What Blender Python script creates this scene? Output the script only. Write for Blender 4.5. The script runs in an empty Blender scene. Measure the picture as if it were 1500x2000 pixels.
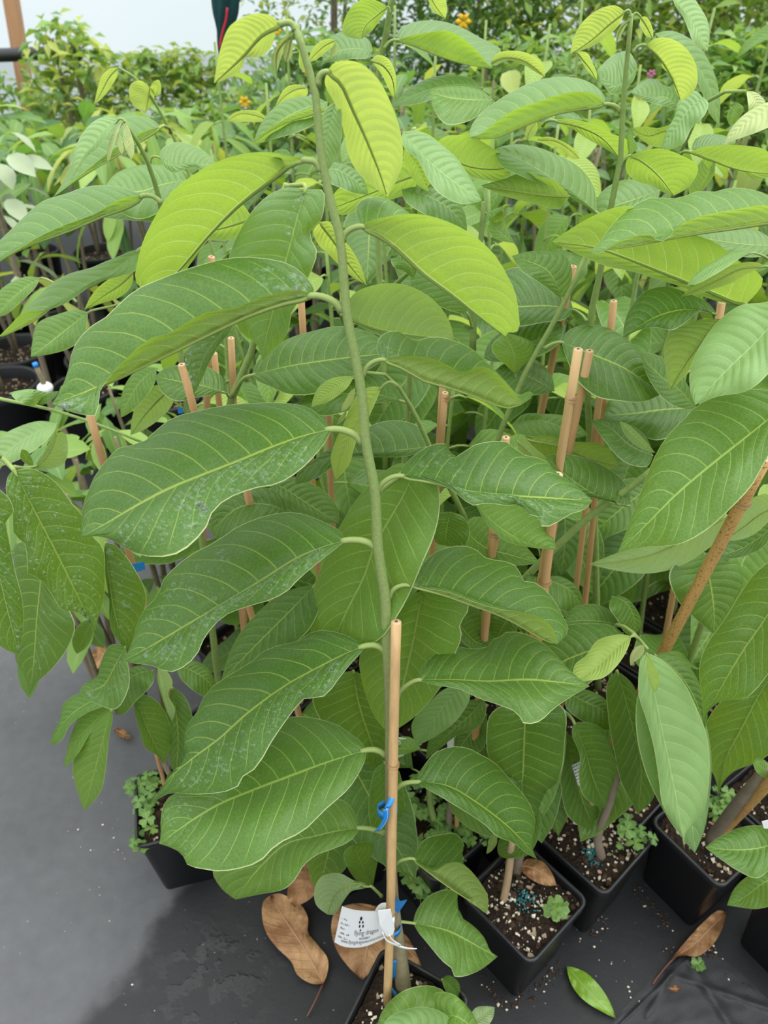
import bpy, math, random
import numpy as np
from mathutils import Vector, Matrix, Quaternion

# ------------------------------------------------------------------ camera, sky, sun, exposure
W, H, F = 1500, 2000, 1500.0
CAM_Z = 1.5
PITCH = math.radians(38)
CP, SP = math.cos(PITCH), math.sin(PITCH)
SC = bpy.context.scene
COL = SC.collection

cam_data = bpy.data.cameras.new('camera')
cam_data.sensor_fit = 'AUTO'
cam_data.sensor_width = 36.0
cam_data.lens = 27.0
cam_data.clip_start = 0.02
cam_data.clip_end = 60
cam_data.dof.use_dof = True
cam_data.dof.focus_distance = 0.86
cam_data.dof.aperture_fstop = 7.1
cam = bpy.data.objects.new('camera', cam_data)
cam.location = (0, 0, CAM_Z)
cam.rotation_euler = (math.pi / 2 - PITCH, 0, 0)
COL.objects.link(cam)
SC.camera = cam

world = bpy.data.worlds.new('overcast_sky')
SC.world = world
world.use_nodes = True
wn = world.node_tree
bg = wn.nodes['Background']
# overcast sky: zenith three times as bright as the horizon (CIE overcast), a little warm-white
w_geo = wn.nodes.new('ShaderNodeTexCoord'); w_sep = wn.nodes.new('ShaderNodeSeparateXYZ')
wn.links.new(w_geo.outputs['Generated'], w_sep.inputs[0])
w_m = wn.nodes.new('ShaderNodeMath'); w_m.operation = 'MULTIPLY_ADD'; w_m.use_clamp = False
w_c = wn.nodes.new('ShaderNodeMath'); w_c.operation = 'MAXIMUM'; w_c.inputs[1].default_value = 0.0
wn.links.new(w_sep.outputs[2], w_c.inputs[0]); wn.links.new(w_c.outputs[0], w_m.inputs[0])
SKY_ZENITH = 2.3
w_m.inputs[1].default_value = SKY_ZENITH * 2 / 3; w_m.inputs[2].default_value = SKY_ZENITH / 3
wn.links.new(w_m.outputs[0], bg.inputs[1])
bg.inputs[0].default_value = (0.94, 0.985, 1.0, 1)
sun_data = bpy.data.lights.new('sun', 'SUN')
sun_data.energy = 1.6
sun_data.angle = math.radians(50)
sun_data.color = (1.0, 0.985, 0.94)
sun = bpy.data.objects.new('sun', sun_data)
sun.rotation_euler = Vector((0.30, 0.22, 1.0)).to_track_quat('Z', 'Y').to_euler()
COL.objects.link(sun)

vs = SC.view_settings
vs.view_transform = 'Standard'
vs.look = 'None'
vs.gamma = 1
vs.use_curve_mapping = False
vs.exposure = 0.30
SC.cycles.max_bounces = 7
SC.cycles.diffuse_bounces = 4
SC.cycles.transmission_bounces = 5
SC.cycles.glossy_bounces = 2
SC.cycles.transparent_max_bounces = 6
SC.cycles.caustics_reflective = False
SC.cycles.caustics_refractive = False

rng = random.Random(11)

# ------------------------------------------------------------------ pixel helpers: where a sight line meets a real plane
def ray(u, v):
    a = (u - W / 2) / F
    b = (H / 2 - v) / F
    return np.array([a, CP + b * SP, -SP + b * CP])
ORG = np.array([0, 0, CAM_Z])
def at_d(u, v, d): return ORG + ray(u, v) * d
def at_y(u, v, y):
    r = ray(u, v); return ORG + r * (y / r[1])
def at_z(u, v, z):
    r = ray(u, v); return ORG + r * ((z - CAM_Z) / r[2])
def main_y(u, v):            # the leaning plane the front sapling grows in
    r = ray(u, v)
    d = (0.4875 + 0.1743 * (CAM_Z - 0.175)) / (r[1] - 0.1743 * r[2])
    return r[1] * d

def catmull(pts, n=None, ts=None):
    p = np.array(pts, float)
    seg = np.linalg.norm(np.diff(p[:, :3], axis=0), axis=1) ** 0.75 + 1e-9
    k = np.concatenate([[0], np.cumsum(seg)]); k /= k[-1]
    if ts is None: ts = np.linspace(0, 1, n)
    m = np.zeros_like(p)
    for i in range(len(p)):
        if i == 0: m[i] = (p[1] - p[0]) / (k[1] - k[0])
        elif i == len(p) - 1: m[i] = (p[-1] - p[-2]) / (k[-1] - k[-2])
        else:
            a = (p[i] - p[i - 1]) / (k[i] - k[i - 1]); b = (p[i + 1] - p[i]) / (k[i + 1] - k[i])
            w = (k[i] - k[i - 1]) / (k[i + 1] - k[i - 1])
            m[i] = a * (1 - w) + b * w
    if len(p) > 2:
        m[0] = 1.5 * (p[1] - p[0]) / (k[1] - k[0]) - 0.5 * m[1]
        m[-1] = 1.5 * (p[-1] - p[-2]) / (k[-1] - k[-2]) - 0.5 * m[-2]
    idx = np.clip(np.searchsorted(k, ts, side='right') - 1, 0, len(p) - 2)
    h = k[idx + 1] - k[idx]
    t = (ts - k[idx]) / h
    t2, t3 = t * t, t * t * t
    return ((2 * t3 - 3 * t2 + 1)[:, None] * p[idx] + ((t3 - 2 * t2 + t) * h)[:, None] * m[idx]
            + (-2 * t3 + 3 * t2)[:, None] * p[idx + 1] + ((t3 - t2) * h)[:, None] * m[idx + 1])

# ------------------------------------------------------------------ object helpers
def thing(name, label, cat, loc, group=None):
    o = bpy.data.objects.new(name, None)
    o.empty_display_size = 0.05
    o.location = [float(c) for c in loc]
    o['label'] = label; o['category'] = cat
    if group: o['group'] = group
    COL.objects.link(o)
    return o
def tag(o, label, cat, group=None, kind=None):
    if label: o['label'] = label
    if cat: o['category'] = cat
    if group: o['group'] = group
    if kind: o['kind'] = kind
    return o
def wloc(o):
    v = Vector(o.location)
    return v if o.parent is None else v + wloc(o.parent)
def make_mesh(name, verts, faces, mats, smooth=True, uv=None, fmat=None):
    me = bpy.data.meshes.new(name)
    me.from_pydata([tuple(map(float, v)) for v in verts], [], [tuple(int(i) for i in f) for f in faces])
    for m in (mats if isinstance(mats, (list, tuple)) else [mats]): me.materials.append(m)
    if smooth: me.polygons.foreach_set('use_smooth', [True] * len(me.polygons))
    if uv is not None:
        l = me.uv_layers.new(name='UVMap')
        li = np.zeros(len(me.loops), np.int32); me.loops.foreach_get('vertex_index', li)
        l.data.foreach_set('uv', np.asarray(uv, np.float32)[li].ravel())
    if fmat is not None: me.polygons.foreach_set('material_index', fmat)
    me.update()
    return me
def put(name, verts, faces, mats, parent=None, origin=None, **k):
    """world-space vertices -> one mesh object (child of parent when given)"""
    verts = np.asarray(verts, float)
    base = np.array(wloc(parent)) if parent else np.zeros(3)
    if origin is None: origin = base if parent else verts.mean(0)
    origin = np.asarray(origin, float)
    me = make_mesh(name, verts - origin, faces, mats, **k)
    o = bpy.data.objects.new(name, me)
    o.location = [float(c) for c in (origin - base)]
    if parent: o.parent = parent
    COL.objects.link(o)
    return o
def struct(name, verts, faces, mat, **k):
    o = put(name, verts, faces, mat, origin=(0, 0, 0), **k); o['kind'] = 'structure'
    return o

class Geo:
    def __init__(s): s.v = []; s.f = []; s.m = []
    def add(s, v, f, m=0):
        n = sum(len(a) for a in s.v)
        s.v.append(np.asarray(v, float)); s.f += [tuple(i + n for i in q) for q in f]; s.m += [m] * len(f)
    def verts(s): return np.concatenate(s.v)
def tube(pts, rad, sides=8, cap=True, close_ends=None):
    p = np.asarray(pts, float); n = len(p)
    rad = np.broadcast_to(np.asarray(rad, float), (n,))
    t = np.gradient(p, axis=0); t /= np.linalg.norm(t, axis=1)[:, None] + 1e-12
    ref = np.array([0.0, 0, 1]) if abs(t[0][2]) < 0.9 else np.array([1.0, 0, 0])
    a = np.cross(t[0], ref); a /= np.linalg.norm(a)
    V = []
    for i in range(n):
        a = a - t[i] * np.dot(a, t[i]); a /= np.linalg.norm(a) + 1e-12
        b = np.cross(t[i], a)
        for k in range(sides):
            th = 2 * math.pi * k / sides
            V.append(p[i] + rad[i] * (math.cos(th) * a + math.sin(th) * b))
    Fc = [(i * sides + k, i * sides + (k + 1) % sides, (i + 1) * sides + (k + 1) % sides, (i + 1) * sides + k) for i in range(n - 1) for k in range(sides)]
    if cap:
        Fc.append(tuple(range(sides - 1, -1, -1))); Fc.append(tuple((n - 1) * sides + k for k in range(sides)))
    return np.array(V), Fc

# ------------------------------------------------------------------ materials
class NB:
    def __init__(s, name):
        s.mat = bpy.data.materials.new(name); s.mat.use_nodes = True
        s.nt = s.mat.node_tree; s.nt.nodes.clear()
        s.out = s.nt.nodes.new('ShaderNodeOutputMaterial')
    def n(s, typ, **k):
        o = s.nt.nodes.new(typ)
        for a, b in k.items(): setattr(o, a, b)
        return o
    def link(s, a, b): s.nt.links.new(a, b)
    def sock(s, x, inp):
        if isinstance(x, bpy.types.NodeSocket): s.link(x, inp)
        else:
            if isinstance(x, (tuple, list)) and len(x) == 3 and inp.type == 'RGBA': x = tuple(x) + (1,)
            inp.default_value = x
    def math(s, op, a, b=0.0, c=None, clamp=False):
        o = s.n('ShaderNodeMath', operation=op, use_clamp=clamp)
        s.sock(a, o.inputs[0]); s.sock(b, o.inputs[1])
        if c is not None: s.sock(c, o.inputs[2])
        return o.outputs[0]
    def ss(s, x, e0, e1, v0=0.0, v1=1.0):
        o = s.n('ShaderNodeMapRange', interpolation_type='SMOOTHSTEP')
        s.sock(x, o.inputs[0])
        for i, q in enumerate((e0, e1, v0, v1)): s.sock(q, o.inputs[i + 1])
        return o.outputs[0]
    def mix(s, f, a, b, blend='MIX'):
        o = s.n('ShaderNodeMix', data_type='RGBA', blend_type=blend)
        s.sock(f, o.inputs[0]); s.sock(a, o.inputs[6]); s.sock(b, o.inputs[7])
        return o.outputs[2]
    def noise(s, scale, detail=2.0, vec=None, rough=0.5):
        o = s.n('ShaderNodeTexNoise'); o.inputs['Scale'].default_value = scale
        o.inputs['Detail'].default_value = detail; o.inputs['Roughness'].default_value = rough
        if vec is not None: s.link(vec, o.inputs['Vector'])
        return o.outputs['Fac']
    def objco(s): return s.n('ShaderNodeTexCoord').outputs['Object']
    def geo_pos(s): return s.n('ShaderNodeNewGeometry').outputs['Position']
    def bump(s, h, strength=0.3, dist=0.002):
        o = s.n('ShaderNodeBump'); o.inputs['Strength'].default_value = strength; o.inputs['Distance'].default_value = dist
        s.link(h, o.inputs['Height']); return o.outputs[0]
    def bsdf(s, color, rough=0.5, spec=0.5, normal=None, **k):
        o = s.n('ShaderNodeBsdfPrincipled')
        s.sock(color, o.inputs['Base Color']); s.sock(rough, o.inputs['Roughness']); s.sock(spec, o.inputs['Specular IOR Level'])
        if normal is not None: s.link(normal, o.inputs['Normal'])
        for a, b in k.items(): s.sock(b, o.inputs[a])
        return o.outputs[0]
    def done(s, sh): s.link(sh, s.out.inputs[0]); return s.mat

def leaf_mat(name, top, under, trans, vein, vein_under, tw=0.30, rough=0.42, spec=0.40, veins=12.0, vstr=0.6, bump=0.5, vtr=None, marg_c=(0.62, 0.68, 0.34)):
    b = NB(name)
    sep = b.n('ShaderNodeSeparateXYZ'); b.link(b.n('ShaderNodeTexCoord').outputs['UV'], sep.inputs[0])
    u2 = b.math('MULTIPLY_ADD', sep.outputs[0], 2.0, -1.0)
    t = b.math('ABSOLUTE', u2); side = b.math('GREATER_THAN', u2, 0.0)
    co = b.objco()
    wob = b.noise(9.0, 1.0, co)
    tp = b.math('POWER', t, 1.35)
    q0 = b.math('MULTIPLY_ADD', tp, -0.2, sep.outputs[1])
    q1 = b.math('MULTIPLY_ADD', q0, veins, b.math('MULTIPLY_ADD', side, 0.42, b.math('MULTIPLY', wob, 0.55)))
    fr = b.math('ABSOLUTE', b.math('SUBTRACT', b.math('FRACT', q1), 0.5))
    line = b.ss(fr, b.math('MULTIPLY_ADD', t, -0.020, 0.052), 0.012)
    line = b.math('MULTIPLY', line, b.ss(t, 0.99, 0.8))
    mid = b.ss(t, 0.026, 0.010)
    marg = b.ss(t, 0.978, 0.990)
    # fine cross veins between the side veins
    vo = b.n('ShaderNodeTexVoronoi', feature='DISTANCE_TO_EDGE'); vo.inputs['Scale'].default_value = 210
    b.link(co, vo.inputs['Vector'])
    tert = b.math('MULTIPLY', b.ss(vo.outputs['Distance'], 0.11, 0.03), 0.13)
    vmask = b.math('MAXIMUM', b.math('MULTIPLY', line, vstr), b.math('MAXIMUM', b.math('MULTIPLY', mid, 0.85), tert))
    blot = b.noise(22.0, 3.0, co)
    oi = b.n('ShaderNodeObjectInfo').outputs['Random']
    val = b.math('MULTIPLY_ADD', oi, 0.26, b.math('MULTIPLY_ADD', blot, 0.3, 0.72))
    hs = b.n('ShaderNodeHueSaturation')
    b.sock(b.math('MULTIPLY_ADD', oi, -0.014, 0.507), hs.inputs['Hue']); b.sock(val, hs.inputs['Value'])
    hs.inputs['Color'].default_value = tuple(top) + (1,)
    ctop = b.mix(b.math('MULTIPLY', marg, 0.7), b.mix(vmask, hs.outputs[0], vein), marg_c)
    hu = b.n('ShaderNodeHueSaturation'); b.sock(val, hu.inputs['Value']); hu.inputs['Color'].default_value = tuple(under) + (1,)
    cund = b.mix(b.math('MULTIPLY', marg, 0.7), b.mix(vmask, hu.outputs[0], vein_under), marg_c)
    back = b.n('ShaderNodeNewGeometry').outputs['Backfacing']
    col = b.mix(back, ctop, cund)
    hgt = b.math('MULTIPLY_ADD', b.math('COSINE', b.math('MULTIPLY', q1, 6.2832)), 0.55, b.math('MULTIPLY', b.math('ADD', line, mid), -0.3))
    hgt = b.math('MULTIPLY', hgt, b.ss(t, 1.0, 0.75))
    hgt = b.math('ADD', hgt, b.math('MULTIPLY', tert, -0.5))
    nrm = b.bump(hgt, bump, 0.0012)
    rgh = b.math('MULTIPLY_ADD', back, 0.25, b.math('MULTIPLY_ADD', blot, 0.12, rough - 0.06))
    pr = b.bsdf(col, rgh, spec, nrm)
    tr = b.n('ShaderNodeBsdfTranslucent')
    b.sock(b.mix(b.math('MULTIPLY', vmask, 0.8), trans, vtr or (trans[0] * .75, trans[1] * .7, trans[2] * .8)), tr.inputs[0])
    b.link(nrm, tr.inputs['Normal'])
    mx = b.n('ShaderNodeMixShader'); mx.inputs[0].default_value = tw
    b.link(pr, mx.inputs[1]); b.link(tr.outputs[0], mx.inputs[2])
    return b.done(mx.outputs[0])

M = {}
M['old'] = leaf_mat('leaf_mature', (0.066, 0.155, 0.026), (0.24, 0.35, 0.09), (0.36, 0.55, 0.03), (0.36, 0.46, 0.08), (0.54, 0.62, 0.17), tw=0.29, vtr=(.70, .82, .26))
M['mid'] = leaf_mat('leaf_grown', (0.112, 0.228, 0.042), (0.30, 0.42, 0.12), (0.45, 0.66, 0.06), (0.42, 0.58, 0.13), (0.60, 0.70, 0.22), tw=0.38, vtr=(.78, .88, .34))
M['top'] = leaf_mat('leaf_upper_lit', (0.120, 0.235, 0.062), (0.28, 0.42, 0.11), (0.44, 0.66, 0.05), (0.40, 0.54, 0.13), (0.56, 0.66, 0.20), tw=0.36, spec=0.55, vtr=(.54, .72, .12))  # upper leaves, with the brighter top light put into their colours
M['new'] = leaf_mat('leaf_young', (0.34, 0.47, 0.10), (0.40, 0.52, 0.15), (0.62, 0.76, 0.12), (0.42, 0.58, 0.15), (0.34, 0.44, 0.12), tw=0.42, veins=15, vstr=0.5)
M['pale'] = leaf_mat('leaf_pale', (0.22, 0.37, 0.13), (0.30, 0.42, 0.19), (0.42, 0.62, 0.08), (0.40, 0.56, 0.22), (0.62, 0.70, 0.36), tw=0.33, vtr=(.62, .76, .3))
M['bud'] = leaf_mat('leaf_bud', (0.52, 0.60, 0.27), (0.55, 0.62, 0.30), (0.6, 0.7, 0.2), (0.6, 0.65, 0.3), (0.45, 0.5, 0.2), tw=0.35, rough=0.65, spec=0.15)

def simple_leaf(name, col, trans, rough=0.45, tw=0.4, under=None):
    b = NB(name)
    oi = b.n('ShaderNodeObjectInfo').outputs['Random']
    nz = b.noise(14.0, 2.0, b.objco())
    sep = b.n('ShaderNodeSeparateXYZ'); b.link(b.n('ShaderNodeTexCoord').outputs['UV'], sep.inputs[0])
    t = b.math('ABSOLUTE', b.math('MULTIPLY_ADD', sep.outputs[0], 2.0, -1.0))
    hs = b.n('ShaderNodeHueSaturation'); b.sock(b.math('MULTIPLY_ADD', oi, 0.5, b.math('MULTIPLY_ADD', nz, 0.5, 0.5)), hs.inputs['Value'])
    b.sock(b.math('MULTIPLY_ADD', oi, -0.03, 0.515), hs.inputs['Hue'])
    hs.inputs['Color'].default_value = tuple(col) + (1,)
    c = b.mix(b.math('MULTIPLY', b.ss(t, 0.14, 0.04), 0.4), hs.outputs[0], (0.4, 0.5, 0.14))
    if under:
        c = b.mix(b.n('ShaderNodeNewGeometry').outputs['Backfacing'], c, under)
    pr = b.bsdf(c, rough, 0.4)
    tr = b.n('ShaderNodeBsdfTranslucent'); b.sock(trans, tr.inputs[0])
    mx = b.n('ShaderNodeMixShader'); mx.inputs[0].default_value = tw
    b.link(pr, mx.inputs[1]); b.link(tr.outputs[0], mx.inputs[2])
    return b.done(mx.outputs[0])
M['bg1'] = simple_leaf('background_leaf', (0.115, 0.23, 0.055), (0.32, 0.50, 0.05), tw=.32)
M['bg2'] = simple_leaf('background_leaf_light', (0.22, 0.37, 0.08), (0.45, 0.62, 0.08), tw=.34)
M['bg3'] = simple_leaf('background_leaf_dark', (0.07, 0.17, 0.05), (0.2, 0.4, 0.05))
M['bgy'] = simple_leaf('background_leaf_yellow', (0.38, 0.45, 0.11), (0.6, 0.65, 0.08))
M['bgw'] = simple_leaf('variegated_leaf', (0.34, 0.41, 0.26), (0.4, 0.5, 0.3), tw=.25)
M['clover'] = simple_leaf('clover_leaf', (0.16, 0.30, 0.08), (0.35, 0.55, 0.08), tw=0.3)
M['fallen'] = simple_leaf('fallen_green_leaf', (0.15, 0.29, 0.025), (0.4, 0.6, 0.03), rough=0.25, tw=0.1)

def plain(name, col, rough=0.5, spec=0.5, var=0.2, scale=20.0, bump=0.0, bdist=0.002, bscale=None, stretch=None, **k):
    b = NB(name); co = b.objco()
    if stretch:
        mp = b.n('ShaderNodeMapping'); mp.inputs['Scale'].default_value = stretch; b.link(co, mp.inputs[0]); co = mp.outputs[0]
    nz = b.noise(scale, 3.0, co)
    hs = b.n('ShaderNodeHueSaturation'); b.sock(b.math('MULTIPLY_ADD', nz, 2 * var, 1 - var), hs.inputs['Value'])
    hs.inputs['Color'].default_value = tuple(col) + (1,)
    nrm = b.bump(b.noise(bscale or scale * 3, 3.0, co), bump, bdist) if bump else None
    return b.done(b.bsdf(hs.outputs[0], rough, spec, nrm, **k))
M['stem'] = plain('green_stem', (0.24, 0.33, 0.10), 0.6, 0.25, 0.25, 120, 0.3, 0.0006)
def front_stem():
    b = NB('front_stem'); p = b.geo_pos(); sep = b.n('ShaderNodeSeparateXYZ'); b.link(p, sep.inputs[0])
    k = b.math('ADD', b.ss(sep.outputs[2], 1.0, 0.45), b.math('MULTIPLY_ADD', b.noise(40.0, 3.0, p), 0.9, -0.5), clamp=True)
    g = b.mix(b.noise(300.0, 2.0, p), (0.17, 0.25, 0.075), (0.30, 0.38, 0.13))
    br = b.mix(b.noise(260.0, 3.0, p), (0.14, 0.10, 0.06), (0.34, 0.27, 0.17))
    return b.done(b.bsdf(b.mix(k, g, br), 0.65, 0.25, b.bump(b.noise(350.0, 3.0, p), 0.4, 0.0006)))
M['front_stem'] = front_stem()
M['petiole'] = plain('petiole', (0.27, 0.35, 0.11), 0.6, 0.25, 0.12, 80)
M['midrib'] = plain('midrib', (0.24, 0.32, 0.08), 0.6, 0.25, 0.12, 80)
M['bark'] = plain('young_bark', (0.26, 0.22, 0.14), 0.75, 0.2, 0.3, 90, 0.5, 0.0008)
M['trunk'] = plain('grey_bark', (0.20, 0.16, 0.12), 0.8, 0.2, 0.3, 40, 0.5, 0.002)
def bamboo_mat(name, col, spots=False):
    b = NB(name); co = b.objco()
    mp = b.n('ShaderNodeMapping'); mp.inputs['Scale'].default_value = (220, 220, 6); b.link(co, mp.inputs[0])
    fib = b.noise(1.0, 3.0, mp.outputs[0]); big = b.noise(9.0, 2.0, co)
    v = b.math('MULTIPLY_ADD', fib, 0.5, b.math('MULTIPLY_ADD', big, 0.4, 0.55))
    hs = b.n('ShaderNodeHueSaturation'); b.sock(v, hs.inputs['Value']); hs.inputs['Color'].default_value = tuple(col) + (1,)
    c = hs.outputs[0]
    if spots:
        vo = b.n('ShaderNodeTexNoise'); vo.inputs['Scale'].default_value = 420; vo.inputs['Detail'].default_value = 1
        b.link(co, vo.inputs['Vector'])
        c = b.mix(b.math('MULTIPLY', b.ss(vo.outputs['Fac'], 0.60, 0.66), 0.75), c, (0.10, 0.05, 0.015))
    return b.done(b.bsdf(c, 0.5, 0.35, b.bump(fib, 0.3, 0.0006)))
M['bamboo'] = bamboo_mat('bamboo', (0.56, 0.36, 0.17))
M['bamboo_red'] = bamboo_mat('bamboo_tan', (0.50, 0.29, 0.135))
M['bamboo_dull'] = bamboo_mat('bamboo_dull', (0.36, 0.25, 0.15))
M['bamboo_spot'] = bamboo_mat('bamboo_spotted', (0.50, 0.29, 0.10), True)
M['node'] = plain('bamboo_joint', (0.40, 0.24, 0.11), 0.6, 0.3, 0.3, 60)
M['cut'] = plain('cut_end', (0.62, 0.43, 0.27), 0.8, 0.1, 0.2, 300)
M['pith'] = plain('pith_hole', (0.12, 0.07, 0.04), 0.9, 0.1, 0.1, 100)
M['pot'] = plain('black_plastic', (0.011, 0.011, 0.014), 0.38, 0.5, 0.3, 30, 0.08, 0.001)
M['potdust'] = plain('dusty_black_plastic', (0.022, 0.022, 0.025), 0.45, 0.45, 0.4, 12, 0.08, 0.001)
M['perlite'] = plain('perlite', (0.70, 0.62, 0.50), 0.85, 0.2, 0.3, 80)
M['prill'] = plain('fertiliser_prill', (0.035, 0.20, 0.21), 0.35, 0.5, 0.3, 60)
M['bark_chip'] = plain('bark_chip', (0.055, 0.03, 0.018), 0.85, 0.2, 0.5, 60)
M['tag'] = plain('white_tag_paper', (0.86, 0.86, 0.87), 0.45, 0.4, 0.02, 10)
M['ink'] = plain('black_ink', (0.02, 0.02, 0.025), 0.6, 0.2, 0.0)
M['ink_grey'] = plain('grey_ink', (0.20, 0.20, 0.21), 0.6, 0.2, 0.0)
M['blue'] = plain('blue_tie_tape', (0.02, 0.22, 0.62), 0.4, 0.5, 0.15, 90)
M['bluepale'] = plain('blue_tape_edge', (0.3, 0.52, 0.8), 0.5, 0.4, 0.1, 90)
M['rail'] = plain('black_pipe', (0.012, 0.012, 0.014), 0.35, 0.5, 0.1)
M['wood'] = plain('timber_post', (0.50, 0.27, 0.14), 0.7, 0.3, 0.3, 5, 0.2, 0.002, stretch=(8, 8, 0.6))
M['net'] = None
M['yellow'] = plain('yellow_petals', (0.85, 0.50, 0.03), 0.6, 0.2, 0.1)
M['pink'] = plain('pink_petals', (0.6, 0.2, 0.35), 0.6, 0.2, 0.1)

def dry_mat():
    b = NB('dry_brown_leaf'); co = b.objco()
    sep = b.n('ShaderNodeSeparateXYZ'); b.link(b.n('ShaderNodeTexCoord').outputs['UV'], sep.inputs[0])
    t = b.math('ABSOLUTE', b.math('MULTIPLY_ADD', sep.outputs[0], 2.0, -1.0))
    q = b.math('MULTIPLY', b.math('MULTIPLY_ADD', t, -0.15, sep.outputs[1]), 11.0)
    fr = b.math('ABSOLUTE', b.math('SUBTRACT', b.math('FRACT', q), 0.5))
    ln = b.math('MAXIMUM', b.math('MULTIPLY', b.ss(fr, 0.09, 0.02), 0.5), b.ss(t, 0.05, 0.02))
    nz = b.noise(18.0, 4.0, co)
    c = b.mix(b.ss(nz, 0.3, 0.7), (0.24, 0.105, 0.04), (0.56, 0.32, 0.15))
    c = b.mix(b.math('MULTIPLY', b.ss(b.noise(30.0, 2.0, co), 0.62, 0.75), 0.5), c, (0.10, 0.06, 0.04))
    c = b.mix(b.math('MULTIPLY', ln, 0.55), c, (0.58, 0.36, 0.2))
    nrm = b.bump(b.math('ADD', b.noise(60.0, 3.0, co), b.math('MULTIPLY', ln, 0.4)), 0.8, 0.006)
    pr = b.bsdf(c, 0.55, 0.4, nrm)
    tr = b.n('ShaderNodeBsdfTranslucent'); tr.inputs[0].default_value = (0.5, 0.25, 0.08, 1)
    mx = b.n('ShaderNodeMixShader'); mx.inputs[0].default_value = 0.15
    b.link(pr, mx.inputs[1]); b.link(tr.outputs[0], mx.inputs[2])
    return b.done(mx.outputs[0])
M['dry'] = dry_mat()
M['drymid'] = plain('dry_leaf_midrib', (0.48, 0.28, 0.15), 0.7, 0.3, 0.2)
M['drystalk'] = plain('dry_leaf_stalk', (0.16, 0.07, 0.05), 0.7, 0.3, 0.2)

def soil_mat():
    b = NB('potting_soil'); co = b.objco()
    v = b.n('ShaderNodeTexVoronoi'); v.inputs['Scale'].default_value = 150; b.link(co, v.inputs['Vector'])
    sp = b.n('ShaderNodeSeparateColor'); b.link(v.outputs['Color'], sp.inputs[0])
    c = b.mix(b.noise(70.0, 3.0, co), (0.008, 0.0055, 0.004), (0.040, 0.023, 0.014))
    c = b.mix(b.ss(sp.outputs[0], 0.90, 0.94), c, (0.40, 0.30, 0.21))
    return b.done(b.bsdf(c, 0.85, 0.25, b.bump(v.outputs['Distance'], 0.9, 0.006)))
M['soil'] = soil_mat()

def drop_mat():       # clear water: sees through, mirrors the sky by Fresnel
    b = NB('water')
    fr = b.n('ShaderNodeFresnel'); fr.inputs[0].default_value = 1.33
    tp = b.n('ShaderNodeBsdfTransparent'); tp.inputs[0].default_value = (0.97, 1.0, 0.97, 1)
    gl = b.n('ShaderNodeBsdfGlossy'); gl.inputs['Roughness'].default_value = 0.03
    back = b.n('ShaderNodeNewGeometry').outputs['Backfacing']      # light leaving the drop passes straight out
    mx = b.n('ShaderNodeMixShader'); b.link(b.math('MULTIPLY', b.math('SUBTRACT', 1.0, back), b.math('MULTIPLY_ADD', fr.outputs[0], 1.3, 0.01, clamp=True)), mx.inputs[0])
    b.link(tp.outputs[0], mx.inputs[1]); b.link(gl.outputs[0], mx.inputs[2])
    return b.done(mx.outputs[0])
M['water'] = drop_mat()

def floor_mat():
    b = NB('weed_mat_fabric'); p = b.geo_pos()
    sep = b.n('ShaderNodeSeparateXYZ'); b.link(p, sep.inputs[0])
    n1 = b.noise(5.0, 4.0, p); n2 = b.noise(38.0, 3.0, p); n3 = b.noise(400.0, 2.0, p)
    # wet zone: soaked fabric around the pots, dry and dusty on the walkway
    w = b.math('ADD', b.math('MULTIPLY', sep.outputs[0], 1.0), b.math('MULTIPLY', sep.outputs[1], -0.62))
    w = b.math('ADD', w, b.math('MULTIPLY_ADD', n1, 0.30, -0.15))
    w = b.math('ADD', w, b.math('MULTIPLY_ADD', n2, 0.05, -0.025))
    wet = b.ss(w, -0.87, -0.80)
    bed = b.ss(b.math('ADD', sep.outputs[1], b.math('MULTIPLY_ADD', n1, .3, -.15)), 1.9, 2.05)     # painted shade: floor colour darkened under and between the far pots
    wet = b.math('MAXIMUM', wet, bed)  # from here the mask holds real damp plus the painted far shade
    dust = b.math('MULTIPLY_ADD', n2, 0.35, b.math('MULTIPLY_ADD', n1, 0.6, 0.45))
    hs = b.n('ShaderNodeHueSaturation'); b.sock(dust, hs.inputs['Value']); hs.inputs['Color'].default_value = (0.108, 0.108, 0.114, 1)
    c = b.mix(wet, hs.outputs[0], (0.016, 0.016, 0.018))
    spk = b.ss(b.noise(130.0, 1.0, p), 0.76, 0.80)
    c = b.mix(b.math('MULTIPLY', spk, 0.5), c, (0.45, 0.42, 0.38))
    wv = b.n('ShaderNodeTexWave'); wv.inputs['Scale'].default_value = 190; wv.inputs['Distortion'].default_value = 1.0; b.link(p, wv.inputs[0])
    h = b.math('MULTIPLY_ADD', wv.outputs['Fac'], 0.35, b.math('MULTIPLY_ADD', n3, 0.5, b.math('MULTIPLY', n2, 1.5)))
    # standing water: a shallow rippled film lying on the soaked fabric
    pd = b.n('ShaderNodeVectorMath', operation='DISTANCE'); b.link(p, pd.inputs[0]); pd.inputs[1].default_value = (-.300, .560, 0)
    pud = b.math('MULTIPLY', b.ss(pd.outputs['Value'], 0.16, 0.03), b.ss(b.noise(26.0, 3.0, p), 0.50, 0.58))
    rough = b.math('MULTIPLY_ADD', pud, -0.42, b.math('MULTIPLY_ADD', wet, -0.18, 0.70))
    h = b.math('MULTIPLY_ADD', pud, b.math('MULTIPLY', b.noise(110.0, 1.0, p), 3.0), h)
    return b.done(b.bsdf(c, rough, 0.4, b.bump(h, 0.35, 0.002)))
M['floor'] = floor_mat()
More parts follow.
